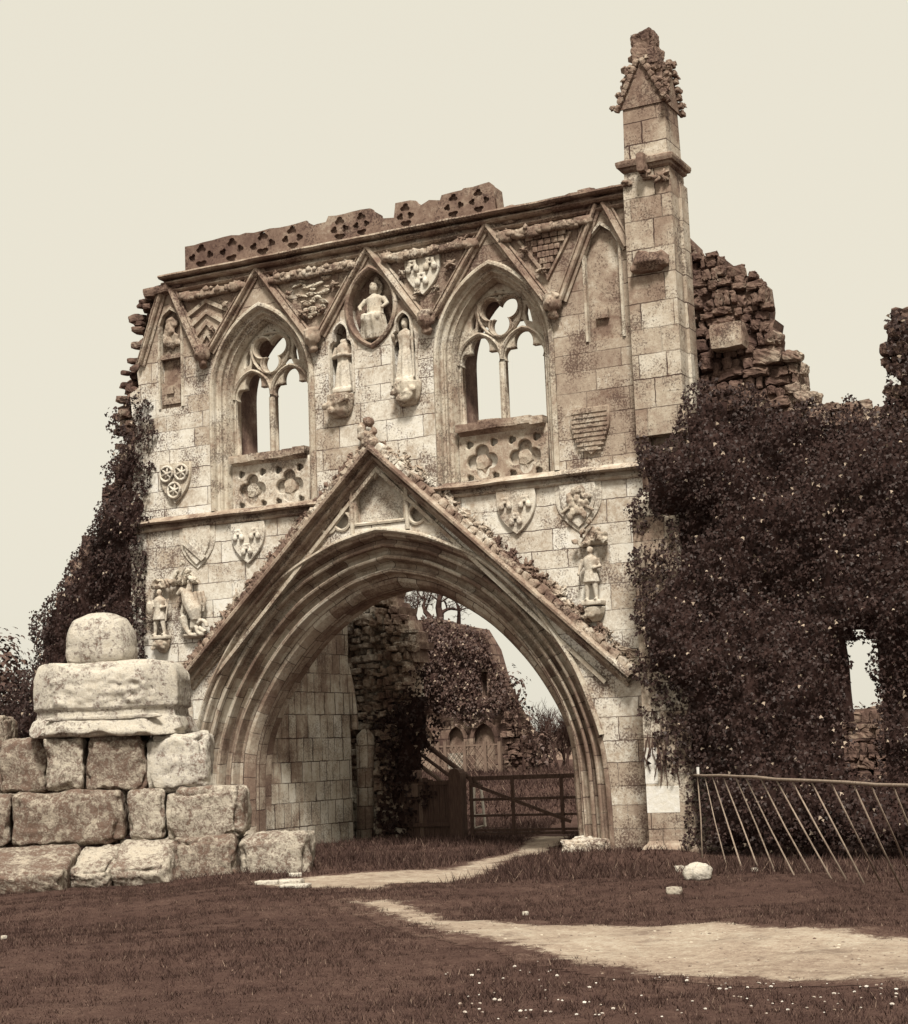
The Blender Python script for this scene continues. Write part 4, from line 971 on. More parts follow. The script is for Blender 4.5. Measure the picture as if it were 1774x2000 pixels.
for a, (x0, y0, x1, y1, dd) in enumerate(((-30, 1470, 30, 1550, 2.0), (-40, 1400, 26, 1470, 2.4))):
    block(x0, y0, x1, y1, D0+dd, .7, M_BL[2], ['dim brown block behind the left end of the second step', 'dim block at the left edge beside the ivy'][a], 14+a, k=.3, amt=.1)
for (x0, y0, x1, y1, dd, lb, k) in ((430, 1560, 500, 1640, 1.3, 'core block hidden behind the second step on the right', 0), ):
    pass
# the carved socket stone and the stump of its shaft
s0 = (D0+.95)/FPX; SOC = thing('cross_socket', D(235, 1438, D0+1.6), 'large carved pale socket stone on the third step with a ledge round its foot', 'carved stone')
SOC.rotation_euler = (0, 0, 0)
rot = Matrix.Rotation(BYAW-.06, 4, 'Z')
def local(mb, ctr): 
    mb.v = [tuple((rot @ Vector(q))+Vector(ctr)) for q in mb.v]; return mb
cs = D(222, 1365, D0+1.6)
m = MB().stone((0, 0, -.02), (1.10, .80, .56), 0, 21, 44, .06, .028, 1.0, chip=.55, grain=.012)
v = []
for p in m.v:
    x, y, z = p
    e = .10*max(0, min(1, (-z-.30)/.25)) if z < -.30 else (-.04 if z < -.16 else 0)
    t = max(0, (z-.22)/.35)**2; oc = abs(x)/1.10+abs(y)/.80; g = min(1, 1.60/oc)
    x, y = x*g*(1+e/1.0-.10*t), y*g*(1+e/.75-.10*t)
    if y < -.45 and -.14 < z < .32 and abs(x) < .86:
        q = Vector((x*5.5, 3, z*6.5)); f_ = min(1, (.86-abs(x))/.1)*min(1, (z+.14)/.05)*min(1, (.32-z)/.08); rr_ = math.hypot(x-.52, z-.1)
        y -= f_*(.035*mn.noise(q)+.03*mn.noise(q*2.1)+(.03*math.cos(rr_*38) if rr_ < .25 else 0))
    v.append((x, y, z))
m.v = v
local(m, cs).build('socket_block', M_SOCK, SOC, smooth=True)
m = MB().stone((.06, -.78, -.30), (.84, .05, .03), 0, 5, 12, .3, .35, .6); local(m, cs).build('ledge_moulding', M_SOCK, SOC, smooth=True)
st = D(200, 1252, D0+1.7); m = MB().stone((0, 0, -.02), (.47, .45, .39), 0, 31, 24, .80, .07, .8, grain=.004)
m.v = [(x*(1.0+max(0, -z-.1)*.75), y*(1.0+max(0, -z-.1)*.6), max(z, -.36)) for x, y, z in m.v]
local(m, (0, 0, 0)); o = mesh_obj('shaft_stump', m.mesh('shaft_stump'), M_SOCK, smooth=True); o.location = st; tag(o, 'smooth rounded pale stump of a cross shaft on top of the carved socket', 'stone stump')
# hidden core that carries the steps
def loose(px0, py0, px1, py1, mat, label, seed, amt=.12, k=.3, flat=1.0, group=None):
    p = G((px0+px1)/2, py1-2); d = float(np.dot(np.array(p)-CAM, _fw)); s = d/FPX; w = (px1-px0)/2*s; h = (py1-py0)/2*s*flat
    m = MB().stone((0, 0, h*.75), (w, w*.7, h), 0, seed, 8, k, amt); o = mesh_obj('loose_stone', m.mesh('loose_stone'), mat, smooth=True)
    o.location = (p.x, p.y, float(gz(np.array(p.x), np.array(p.y)))); o.rotation_euler = (0, 0, YAW+R.uniform(-.2, .2)); return tag(o, label, 'stone', group)
loose(1338, 1690, 1390, 1722, M_BL[0], 'white hollowed stone lying at the corner of the buttress', 1, .3, .6)
loose(1318, 1686, 1338, 1700, M_BL[0], 'small pale stone beside the white hollowed stone', 2)
loose(1302, 1732, 1332, 1746, M_BL[1], 'small half-buried stone on the grass in front of the buttress', 3)
for i, (a, b, c, d_, lb) in enumerate(((500, 1714, 545, 1727, 'flat pale slab flush with the turf under the bottom step, leftmost'), (540, 1708, 592, 1724, 'flat pale slab against the foot of the bottom step'), (548, 1722, 606, 1735, 'flat pale slab farthest out on the turf below the bottom step'), (565, 1700, 590, 1712, 'small upright pale stone at the corner of the bottom step'))):
    loose(a, b, c, d_, M_BL[0], lb, 20+i, .2, .2, .7, 'flat stones under the bottom step')
for i, (x, y, lb) in enumerate(((1026, 1768, 'flat pale stone on the grass just above the path'), (1474, 1708, 'small white stone at the foot of the railing stakes'), (8, 1828, 'white stone at the left edge of the turf'))):
    loose(x-6, y-4, x+6, y+4, M_SOCK, lb, 40+i, .15, .3, 1, 'small white stones on the grass')
# ---------------------------------------------------------------- ivy
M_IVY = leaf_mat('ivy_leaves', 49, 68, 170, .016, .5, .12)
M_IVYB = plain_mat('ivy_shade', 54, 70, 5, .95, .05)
M_STEM = plain_mat('ivy_stem', 60, 120, 20)
M_IVYFAR = leaf_mat('far_ivy_leaves', 70, 108, 160, .05, .55, .2)  # paler than the near ivy, distance haze put into the leaf colour
def leaves(P, Nn, size, mat, name, parent, seed):
    g = np.random.default_rng(seed); n = len(P)
    Nn = Nn+g.normal(0, .42, (n, 3)); Nn /= np.linalg.norm(Nn, axis=1)[:, None]
    T = np.c_[g.normal(0, .6, n), g.normal(0, .4, n), -1+g.normal(0, .5, n)]; T -= (T*Nn).sum(1)[:, None]*Nn; T /= np.linalg.norm(T, axis=1)[:, None]
    B = np.cross(Nn, T); s = (size*g.uniform(.6, 1.35, n))[:, None]
    v = np.empty((n, 6, 3)); f = .16
    v[:, 0] = P-T*s*.35; v[:, 1] = P-B*s*.55-T*s*.18-Nn*s*f; v[:, 2] = P-B*s*.27+T*s*.12; v[:, 3] = P+T*s*.7-Nn*s*f; v[:, 4] = P+B*s*.27+T*s*.12; v[:, 5] = P+B*s*.55-T*s*.18-Nn*s*f
    i = np.arange(n)[:, None]*6; fc = np.concatenate([i+np.array([[0, 3, 2, 1]]), i+np.array([[0, 5, 4, 3]])])
    return mesh_obj(name, fast_mesh(name, v.reshape(-1, 3), fc), mat, parent)
def snoise(x, z, s): return np.array([mn.noise(Vector((a*s, b*s, s*3.3))) for a, b in zip(x, z)])
def ivy(label, poly, Yb, bulge, dens, size, seed, holes=(), mat=None, back=True, group=None, name='ivy', edge=.35, jit=.22, cat='ivy', backoff=.12, big=.0):
    g = np.random.default_rng(seed); xs = [p[0] for p in poly]; zs = [p[1] for p in poly]
    n = int((max(xs)-min(xs)+.6)*(max(zs)-min(zs)+.6)*dens); x = g.uniform(min(xs)-.3, max(xs)+.3, n); z = g.uniform(min(zs)-.3, max(zs)+.3, n)
    jx, jz = snoise(x, z, 1.7), snoise(z, x, 1.9); jx2 = snoise(x, z, 5.5)
    k = inpoly_np(x+jx*jit*1.6+jx2*jit*.7, z+jz*jit*1.6+jx2*jit*.7, poly)
    for h in holes: k &= ~inpoly_np(x+jx2*.12, z+jz*.1, h)
    x, z, jx, jx2 = x[k], z[k], jx[k], jx2[k]; d = np.minimum(1, edge_dist(x, z, poly)/edge)
    for h in holes: d = np.minimum(d, edge_dist(x, z, h)/edge)
    prof = np.sqrt(d)
    off = bulge*prof*(.62+.45*jx+.38*jx2)+big*prof*snoise(x, z, .75)+g.uniform(-.02, .13, len(x))
    P = np.c_[x, Yb-off, z]; Nn = np.c_[np.zeros(len(x)), -np.ones(len(x)), np.full(len(x), .25)]
    base = ((min(xs)+max(xs))/2, Yb, min(zs)); t = thing(name, base, label, cat, group)
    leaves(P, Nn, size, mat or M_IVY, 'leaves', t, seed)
    if back:
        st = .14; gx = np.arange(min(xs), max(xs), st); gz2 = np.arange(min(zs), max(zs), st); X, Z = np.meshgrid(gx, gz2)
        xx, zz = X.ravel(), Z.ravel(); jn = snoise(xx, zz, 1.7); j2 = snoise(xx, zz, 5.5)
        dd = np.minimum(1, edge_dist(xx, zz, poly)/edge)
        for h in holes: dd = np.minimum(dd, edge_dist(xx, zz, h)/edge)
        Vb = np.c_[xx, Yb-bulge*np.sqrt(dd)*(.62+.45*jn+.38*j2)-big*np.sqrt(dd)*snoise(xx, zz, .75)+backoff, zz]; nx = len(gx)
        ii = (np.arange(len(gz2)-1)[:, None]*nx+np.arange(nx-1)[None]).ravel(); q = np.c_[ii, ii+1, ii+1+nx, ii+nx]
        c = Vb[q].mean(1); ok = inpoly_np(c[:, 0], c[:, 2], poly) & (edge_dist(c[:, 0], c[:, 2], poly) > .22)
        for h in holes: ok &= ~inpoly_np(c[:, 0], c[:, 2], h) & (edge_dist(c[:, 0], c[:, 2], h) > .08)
        mesh_obj('leaf_underlayer', fast_mesh('leaf_underlayer', Vb, q[ok]), M_IVYB, t, smooth=True)  # dark backing sheet, its colour stands in for shade between the leaves
    return t
def pp(pts, Y): return [F(x, y, Y) for x, y in pts]
# rubble: rough stones laid in loose courses
def rubble(label, poly, Y, th, seed, ch=.17, cw=.3, mats=(None,), holes=(), name='rubble_wall', cat='ruined wall', prot=.12):
    rr = random.Random(seed); m = MB()
    # solid mortared core with a lumpy face, then the stones bedded in it
    st = .12; gx = np.arange(min(p[0] for p in poly), max(p[0] for p in poly)+st, st); gy = np.arange(min(p[1] for p in poly), max(p[1] for p in poly)+st, st); nx = len(gx)
    def keep(a, b): return all(inpoly(a+c, b+d_, poly) and not any(inpoly(a+c, b+d_, q) for q in holes) for c, d_ in ((-.08, 0), (.08, 0), (0, .08), (0, -.04)))
    ok = {(i, j) for i in range(nx-1) for j in range(len(gy)-1) if keep(gx[i]+st/2, gy[j]+st/2)}; idx = {}
    def vid(i, j, b):
        if (i, j, b) not in idx:
            q = Vector((gx[i]*2.3, gy[j]*2.9, seed)); idx[(i, j, b)] = len(m.v); w = mn.noise_vector(q*2)
            m.v.append((gx[i]+w.x*.05, Y+th if b else Y+.10+.14*mn.noise(q)+.10*mn.noise(q*2.7), gy[j]+w.y*.05))
        return idx[(i, j, b)]
    for i, j in ok:
        m.f.append((vid(i, j, 0), vid(i+1, j, 0), vid(i+1, j+1, 0), vid(i, j+1, 0))); m.f.append((vid(i, j+1, 1), vid(i+1, j+1, 1), vid(i+1, j, 1), vid(i, j, 1)))
        for (a, b, c, d_, n) in ((i, j, i+1, j, (i, j-1)), (i+1, j, i+1, j+1, (i+1, j)), (i+1, j+1, i, j+1, (i, j+1)), (i, j+1, i, j, (i-1, j))):
            if n not in ok: m.f.append((vid(c, d_, 0), vid(a, b, 0), vid(a, b, 1), vid(c, d_, 1))); zs = [p[1] for p in poly]; xs = [p[0] for p in poly]; z = min(zs); i = 0
    while z < max(zs):
        h = ch*rr.uniform(.6, 1.5); x = min(xs)-rr.uniform(0, cw)
        while x < max(xs):
            w = cw*rr.choice((.35, .5, .6, .8, 1.0, 1.5)); c = (x+w/2, z+h/2)
            if inpoly(c[0]+rr.uniform(-.06, .06), c[1], poly) and not any(inpoly(c[0], c[1], q) for q in holes):
                m.stone((c[0], Y+.14+.14*mn.noise(Vector((c[0]*2.3, c[1]*2.9, seed)))-rr.uniform(-.03, prot*.55), c[1]+rr.uniform(-.04, .04)), (w/2*rr.uniform(.8, 1.05), .15, h/2*rr.uniform(.8, 1.15)), rr.uniform(-.3, .3), i+seed*57, 6, .12, .28, 1.3, tilt=rr.uniform(-.2, .2), chip=.8, grain=.008); i += 1
            x += w
        z += h
    base = ((min(xs)+max(xs))/2, Y+th/2, min(zs))
    o = mesh_obj(name, m.mesh(name), mats[0], None, base); return tag(o, label, cat)

# broken wall standing right of the buttress, above the ivy
poly = pp([(1330, 470), (1345, 482), (1400, 492), (1425, 502), (1440, 522), (1490, 547), (1504, 570), (1500, 600), (1514, 640), (1527, 682), (1537, 692), (1566, 690), (1568, 775), (1774, 800), (1774, 1100), (1330, 1100)], .5)
rubble('dark broken rubble wall stepping down right of the buttress above the ivy', poly, .5, .7, 4, .15, .28, (M_RUB,))
b = MB().stone((2.02, .42, 7.82), (.26, .22, .20), 0, 8, 4, .08, .05).build('projecting_block', M_GABLE, None, (2.02, .42, 7.6)); tag(b, 'squared grey stone block jutting from the rubble wall beside the buttress', 'stone block')
gap = pp([(1658, 1262), (1676, 1250), (1690, 1262), (1694, 1300), (1702, 1330), (1712, 1420), (1716, 1510), (1670, 1510), (1664, 1420), (1662, 1340)], -.85)
rest = pp([(1240, 1100), (1900, 1100), (1900, 1690), (1240, 1690)], .5)
gp5 = pp([(1590, 1210), (1775, 1210), (1800, 1660), (1590, 1660)], .5)
rubble('ivy-hidden lower rubble wall with a narrow gap right of the buttress', [(1.46, -.1), (1.46, 4.6), (7.5, 4.6), (7.5, -.1)], .5, .7, 6, .3, .5, (M_RUB,), [gp5])
poly = pp([(1728, 622), (1750, 612), (1765, 604), (1790, 600), (1860, 640), (1900, 820), (1735, 830), (1740, 770), (1737, 720), (1722, 710), (1730, 680), (1732, 650)], .5)
rubble('dark ivied stump of wall rising at the right edge', poly, .5, .7, 9, .16, .28, (M_RUB,))
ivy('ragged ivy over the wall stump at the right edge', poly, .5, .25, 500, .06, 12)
# the great ivy on the right
poly = pp([(1240, 862), (1262, 858), (1300, 862), (1318, 840), (1330, 770), (1352, 735), (1420, 760), (1480, 770), (1540, 772), (1575, 778), (1620, 792), (1680, 798), (1740, 806), (1900, 810), (1900, 1690), (1365, 1690), (1362, 1530), (1330, 1512), (1290, 1470), (1262, 1432), (1246, 1380), (1236, 1330), (1232, 1240), (1222, 1150), (1226, 1040), (1238, 960)], -.85)
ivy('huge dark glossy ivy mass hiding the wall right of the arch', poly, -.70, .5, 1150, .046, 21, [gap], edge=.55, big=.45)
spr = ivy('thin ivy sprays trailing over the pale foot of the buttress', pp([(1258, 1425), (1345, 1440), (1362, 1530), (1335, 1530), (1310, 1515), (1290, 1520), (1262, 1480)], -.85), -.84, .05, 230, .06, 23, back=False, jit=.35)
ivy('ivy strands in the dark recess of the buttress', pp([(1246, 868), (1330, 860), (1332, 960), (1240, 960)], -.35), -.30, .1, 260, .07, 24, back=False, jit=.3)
# twigs of ivy over the new buttress stones
m = MB()
for i in range(16):
    a = (R.uniform(1262, 1335), R.uniform(1425, 1450)); b = (a[0]+R.uniform(-14, 14), a[1]+R.uniform(30, 90)); c = ((a[0]+b[0])/2+R.uniform(-8, 8), (a[1]+b[1])/2)
    m.tube([tuple(P3(q[0], q[1], -.825)) for q in (a, c, b)], .008, 5)
m.build('leaf_underlayer', M_STEM, spr)
# left side: ivy over a rubble mound, and the strand climbing the wall
LPOL = [(282, 770), (262, 800), (232, 850), (222, 880), (206, 905), (190, 960), (172, 1010), (150, 1040), (135, 1085), (118, 1120), (90, 1150), (70, 1190), (42, 1210), (48, 1260), (62, 1290), (30, 1330), (-40, 1390), (-60, 1690), (300, 1690), (275, 1330), (268, 1260), (268, 1100), (284, 1010), (282, 960), (276, 900), (280, 850)]
rubble('dark rubble mound under the ivy at the left of the gatehouse', [(-12.2, -.2), (-11.9, 3.6), (-11.3, 4.8), (-10.5, 6.0), (-10.0, 7.0), (-9.45, 7.4), (-9.42, -.2)], .6, 1.2, 14, .3, .5, (M_RUB,), name='rubble_mound', cat='rubble mound')
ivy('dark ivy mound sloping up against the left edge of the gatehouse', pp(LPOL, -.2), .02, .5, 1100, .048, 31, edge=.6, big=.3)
ivy('thin ivy strand climbing the ashlar left of the wheel shield', pp([(300, 835), (304, 850), (292, 880), (283, 912), (270, 930), (262, 905), (280, 890), (292, 860)], -.03), -.01, .06, 520, .055, 33, back=False, jit=.08)
ivy('patch of ivy leaves on the broken left edge of the wall', pp([(222, 800), (240, 800), (246, 840), (256, 900), (222, 890)], -.02), .0, .1, 420, .06, 34, back=False, jit=.12)
# far left: tree mass and hedge
def canopy_cloud(cl, n, seed):
    g = np.random.default_rng(seed); P = []; Nn = []
    for (c, r) in cl:
        k = int(n*r[0]*r[2]); d = g.normal(0, 1, (k, 3)); d /= np.linalg.norm(d, axis=1)[:, None]; q = g.uniform(.55, 1.05, k)[:, None]
        w = np.array([mn.noise(Vector(a*2.2)+Vector((seed, c[0], c[2]))) for a in d])[:, None]
        P.append(np.array(c)+d*np.array(r)*q*(1+.5*w)); Nn.append(d+np.array([0, 0, .3]))
    return np.concatenate(P), np.concatenate(Nn)
def branch(m, p, d, L, r, dep, rr, spread=.55, up=.1, kids=3, wig=.25, k=6):
    pts = [Vector(p)]; rad = [r]; d = Vector(d).normalized(); n = 4
    for i in range(n):
        d = (d+Vector((rr.uniform(-wig, wig), rr.uniform(-wig, wig), rr.uniform(-wig, wig)+up*.3))).normalized(); pts.append(pts[-1]+d*L/n); rad.append(r*(1-.55*(i+1)/n))
    m.tube(pts, rad, k if dep > 1 else 4)
    if dep > 0:
        for i in range(kids):
            t = rr.randint(1, n); e = (d+Vector((rr.uniform(-1, 1), rr.uniform(-1, 1), rr.uniform(-.6, .9)))*spread*1.5).normalized()
            branch(m, pts[t], e, L*rr.uniform(.5, .8), max(.006, rad[t]*.6), dep-1, rr, spread, up, kids, wig, k)
M_BARK = plain_mat('dark_bark', 52, 92, 8, .95, .05, stretch=(1, 1, .3))
M_LEAF = leaf_mat('dull_foliage', 62, 112, 150, .04, .7, .15)
def leafy(name, label, base, cl, n, size, seed, mat=None, trunk=.12, group=None, cat='tree'):
    t = thing(name, base, label, cat, group); P, Nn = canopy_cloud(cl, n, seed); leaves(P, Nn, size, mat or M_LEAF, 'crown', t, seed)
    rr = random.Random(seed); m = MB(); top = cl[0][0]
    m.tube([base, ((base[0]+top[0])/2+.05, (base[1]+top[1])/2, (base[2]+top[2])/2), top], [trunk, trunk*.8, trunk*.5], 8)
    for c, r in cl: branch(m, (base[0]*.5+c[0]*.5, base[1]*.5+c[1]*.5, base[2]*.5+c[2]*.5), (c[0]-base[0], c[1]-base[1], c[2]-base[2]+.5), max(r)*1.3, trunk*.45, 2, rr)
    m.build('trunk', M_BARK, t); return t
def pz(x, y, Y): p = P3(x, y, Y); return (float(p[0]), float(p[1]), float(p[2]))
c1, c2, c3 = pz(-5, 1310, 9), pz(30, 1390, 9), pz(-40, 1420, 9)
leafy('tree', 'dull leafy tree at the left edge beyond the ivy mound', (c1[0], 9, 0), [(c1, (.9, .9, 1.1)), (c2, (1.0, .8, 1.0)), (c3, (1.1, .9, 1.3)), (pz(30, 1480, 9), (1.1, .8, .9))], 950, .12, 41)
ivy('low dull hedge at the left edge behind the cross base', pp([(-80, 1400), (0, 1392), (40, 1400), (110, 1430), (130, 1690), (-80, 1690)], 1.2), 1.0, .6, 300, .1, 43, mat=M_LEAF, name='hedge', cat='hedge', edge=.5)

# ---------------------------------------------------------------- seen through the arch
poly = pp([(600, 1130), (745, 1130), (762, 1172), (786, 1196), (796, 1230), (806, 1242), (812, 1262), (800, 1300), (800, 1345), (786, 1380), (780, 1420), (790, 1500), (790, 1660), (640, 1660), (640, 1300)], 4.6)
o = rubble('broken rubble wall of brown stones behind the left passage wall', poly, 4.6, .8, 17, .10, .20, (M_RUBL,), prot=.4)
tag(MB().stone(tuple(P3(683, 1222, 4.5)), (.07, .12, .10), 0, 4, 4, .1, .08).build('pale_block', M_NEW, None, tuple(P3(683, 1232, 4.5))), 'single white stone set high in the brown rubble wall', 'stone block')
ivy('ivy creeping over the lower part of the brown rubble wall', pp([(700, 1400), (760, 1360), (800, 1340), (830, 1300), (850, 1420), (830, 1500), (800, 1650), (735, 1650), (735, 1440)], 4.4), 4.6, .35, 380, .07, 45)
# round-topped pier at the end of the passage wall
q = [P3(x, y, 4.35) for x, y in ((714, 1660), (714, 1480), (714, 1455), (714, 1436), (714, 1424))]
m = MB().tube([tuple(q[0]), tuple(q[1]), tuple(q[2]), tuple(q[3]), tuple(q[4])], [.17, .17, .19, .17, .06], 14)
tag(m.build('stone_pier', M_INNER, None, tuple(q[0]), True), 'short round-topped stone pier at the end of the passage wall', 'stone pier')
# plank fence, gate post and field gate
M_WOOD = plain_mat('weathered_dark_wood', 62, 118, 7, .9, .1, stretch=(6, 6, .7), isl=.35)
M_WOODL = plain_mat('pale_weathered_wood', 92, 150, 7, .9, .1, stretch=(6, 6, .7))
YG = 4.5
pf = thing('plank_fence', tuple(P3(800, 1650, YG)), 'dark upright plank fence between the round pier and the gate post', 'fence')
xa, xb = F(738, 1600, YG)[0], F(884, 1600, YG)[0]; ztop = F(800, 1522, YG)[1]; x = xa; i = 0
while x < xb:
    w = R.uniform(.09, .13); m = MB().box(x, x+w-.012, YG, YG+.03, -.15, ztop+R.uniform(-.05, .03)); m.build('plank', M_WOODL if i in (3, 8) else M_WOOD, pf); x += w; i += 1
MB().box(xa, xb, YG-.05, YG-.004, ztop-.12, ztop-.05).build('rail', M_WOOD, pf); MB().box(xa, xb, YG-.05, YG-.004, .25, .32).build('rail', M_WOOD, pf)
tag(MB().box(F(793, 1540, YG)[0], F(820, 1540, YG)[0], YG-.09, YG-.054, F(800, 1556, YG)[1], F(800, 1531, YG)[1]).build('board', M_WOODL, None, tuple(P3(806, 1556, YG))), 'small pale board fixed on the plank fence', 'board')
p0 = P3(898, 1650, YG-.1); pt = F(898, 1500, YG-.1)[1]
m = MB().prism([(p0[0]-.13, -.2), (p0[0]+.13, -.2), (p0[0]+.125, pt-.1), (p0[0]+.09, pt-.03), (p0[0], pt), (p0[0]-.09, pt-.03), (p0[0]-.125, pt-.1)], YG-.22, YG+.02)
tag(m.build('gate_post', M_WOOD, None, (p0[0], YG-.1, 0)), 'thick dark round-topped wooden gate post', 'gate post')
gt = thing('field_gate', tuple(P3(1005, 1645, YG)), 'dark wooden five-bar field gate with a diagonal brace across the passage', 'gate')
gx0, gx1 = F(918, 1580, YG)[0], F(1150, 1580, YG)[0]
for y0, y1, hh in ((1522, 1513, .04), (1565, 1554, .025), (1598, 1585, .022), (1627, 1613, .022), (1653, 1637, .022)):
    za, zb = F(930, y0, YG)[1], F(1119, y1, YG)[1]; z = max(.1, (za+zb)/2)
    MB().box(gx0, gx1, YG-.03, YG+.03, z-hh, z+hh).build('bar', M_WOOD, gt)
for xp in (924, 1005, 1101): x = F(xp, 1580, YG)[0]; MB().box(x-.032, x+.032, YG-.065, YG-.032, .07, F(xp, 1516, YG)[1]).build('upright', M_WOOD, gt)
a, b = F(922, 1530, YG), F(1119, 1604, YG); v, f = sweep([a, b], [(-.03, YG-.10), (-.03, YG-.07), (.03, YG-.07), (.03, YG-.10), (-.03, YG-.10)]); MB().add(v, f).build('brace', M_WOOD, gt)
for i, (a, b, r, lb) in enumerate((((789, 1421), (940, 1537), .05, 'uppermost of three dark poles slanting down to the gate post'), ((804, 1460), (882, 1518), .035, 'middle of three poles slanting down to the gate post'), ((800, 1479), (870, 1532), .04, 'lowest and palest of three poles slanting down to the gate post'))):
    tag(MB().tube([tuple(P3(a[0], a[1], YG+.35)), tuple(P3(b[0], b[1], YG+.1))], r, 8).build('wooden_pole', M_WOODL if i == 2 else M_WOOD, None, tuple(P3(b[0], b[1], YG+.1))), lb, 'pole', 'slanting poles by the gate')
tr = thing('step_stool', tuple(P3(938, 1622, 6.5)), 'small white wooden trestle standing in the grass behind the gate', 'trestle')
M_WHITE = plain_mat('white_paint', 190, 225, 12, .7, .2)
for nm, a, b, r in (('leg', (926, 1538), (926, 1620), .028), ('leg', (939, 1532), (948, 1614), .028), ('rung', (926, 1593), (946, 1590), .022), ('rung', (926, 1618), (949, 1612), .026)):
    MB().tube([tuple(P3(a[0], a[1], 6.5)), tuple(P3(b[0], b[1], 6.5))], r, 6).build(nm, M_WHITE, tr)
# the ivied ruin behind
YR = 26.0
M_RFAR = stone_mat('far_ruin_stone', 84, 122, 160, 74, 'xz', .5, .3, .02, .4, .5, None, seed=51., vary=1.1)
rn = thing('ruined_building', tuple(P3(890, 1512, YR)), 'ivy-covered ruined building with a narrow window slot and pale blind arches', 'ruin')
rp = pp([(690, 1215), (800, 1212), (850, 1208), (905, 1222), (938, 1228), (962, 1268), (974, 1310), (985, 1345), (1002, 1380), (1035, 1440), (1040, 1525), (690, 1525)], YR)
slot = pp([(941, 1312), (951, 1312), (952, 1362), (940, 1358)], YR)
ar = []
for x0, x1, y0, y1 in ((775, 856, 1395, 1512), (876, 912, 1412, 1512), (925, 972, 1405, 1512)):
    a, b = F(x0, y1, YR), F(x1, y0, YR); w = (b[0]-a[0])/2; ar.append([(a[0], a[1])]+[(x, z) for x, z in reversed(parch(a[0]+w, w, b[1]-w*1.35, w*1.35, 8))]+[(a[0]+2*w, a[1])])
cut('wall', [rp, slot]+ar, YR, YR+.13, M_RFAR, rn); cut('wall', [rp, slot], YR+.21, YR+.7, M_RFAR, rn)
MB().box(rp[0][0], F(985, 1500, YR)[0], YR+.14, YR+.2, .5, F(800, 1390, YR)[1]).build('arch_back', stone_mat('pale_plaster', 100, 150, 178, 90, None, seed=53., vary=.8), rn)
for q in ar:
    v, f = sweep(q, [(-.10, YR), (-.09, YR-.10), (.04, YR-.10), (.05, YR)]); MB().add(v, f).build('arch_rib', M_RFAR, rn)
ivf = pp([(690, 1210), (800, 1208), (850, 1203), (905, 1219), (940, 1225), (964, 1266), (976, 1308), (992, 1340), (1015, 1385), (1000, 1405), (975, 1395), (940, 1400), (915, 1425), (880, 1405), (855, 1410), (830, 1385), (790, 1400), (770, 1480), (690, 1500)], YR-.2)
sl2 = pp([(938, 1308), (953, 1308), (954, 1365), (937, 1360)], YR-.2)
t = ivy('thick ivy over the top of the far ruin', ivf, YR-.05, .5, 330, .085, 61, [sl2], mat=M_IVYFAR, edge=.7)
# lattice fence and plain door panels in front of the ruin
lf = thing('trellis_fence', tuple(P3(890, 1512, 24.5)), 'wire and lattice fence panels in front of the far blind arches', 'fence')
for x in (797, 858, 872, 910, 950, 978):
    a = P3(x, 1512, 24.5); MB().box(a[0]-.05, a[0]+.05, 24.45, 24.55, .5, F(x, 1448, 24.5)[1]).build('post', M_WOODL, lf)
m = MB(); (xa, za), (xb, zb) = F(797, 1510, 24.5), F(978, 1452, 24.5)
k = xa-1
while k < xb:
    for s in (1, -1):
        p = [(k, za), (k+(zb-za)*.8, zb)] if s > 0 else [(k, zb), (k+(zb-za)*.8, za)]
        if p[0][0] > xa and p[1][0] < xb: m.tube([(p[0][0], 24.5, p[0][1]), (p[1][0], 24.5, p[1][1])], .014, 4, False)
    k += .19
m.box(xa, xb, 24.47, 24.53, zb-.05, zb); m.build('lattice', M_WOODL, lf)
a, b = F(876, 1502, 24.6), F(908, 1470, 24.6)
tag(MB().box(a[0], b[0], 24.56, 24.62, a[1], b[1]).build('panel', M_PANEL, None, tuple(P3(892, 1502, 24.6))), 'pale square panel hung behind the lattice fence', 'panel')
rubble('pale speckled rubble end wall beside the far ruin', pp([(985, 1400), (1010, 1390), (1030, 1430), (1040, 1480), (1036, 1512), (985, 1515)], YR-1), YR-1, .8, 27, .2, .32, (M_RFAR,), prot=.2)
c = [pz(1005, 1345, 25), pz(1020, 1400, 25), pz(985, 1360, 25), pz(1032, 1440, 25)]
leafy('bush', 'leafy bush growing on the broken end of the far ruin', (c[1][0], 25, 1), [(c[0], (.5, .5, .7)), (c[1], (.6, .5, .6)), (c[2], (.5, .5, .5)), (c[3], (.35, .4, .5))], 420, .11, 63, M_IVYFAR, .06, cat='bush')
c = [pz(1062, 1475, 25), pz(1072, 1500, 25), pz(1046, 1490, 25)]
leafy('dark_tree', 'dark bushy tree right of the far ruin', (c[0][0], 25, 1), [(c[0], (.4, .5, .9)), (c[1], (.4, .5, .5)), (c[2], (.3, .4, .6))], 500, .11, 64, M_IVYFAR, .08)
def bare(label, base, d, L, r, dep, seed, kids=3, spread=.55, group=None, wig=.5):
    t = thing('bare_tree', base, label, 'tree', group); rr = random.Random(seed); m = MB(); branch(m, base, d, L, r, dep, rr, spread, .25, kids, wig); m.build('branches', M_BARK, t); return t
b0 = pz(858, 1218, YR+.3); bare('bare forked tree growing on top of the far ruin, the thickest', b0, (-.25, 0, 1), 1.1, .15, 5, 74, 3, .75, 'bare trees on the ruin')
b0 = pz(845, 1215, YR+.3); bare('bare crooked tree leaning left on top of the far ruin', b0, (-.5, .1, .8), 1.0, .11, 5, 72, 3, .75, 'bare trees on the ruin')
b0 = pz(896, 1222, YR+.3); bare('small bare tree at the right of the ruin top', b0, (.3, 0, .9), .75, .08, 5, 73, 3, .8, 'bare trees on the ruin')
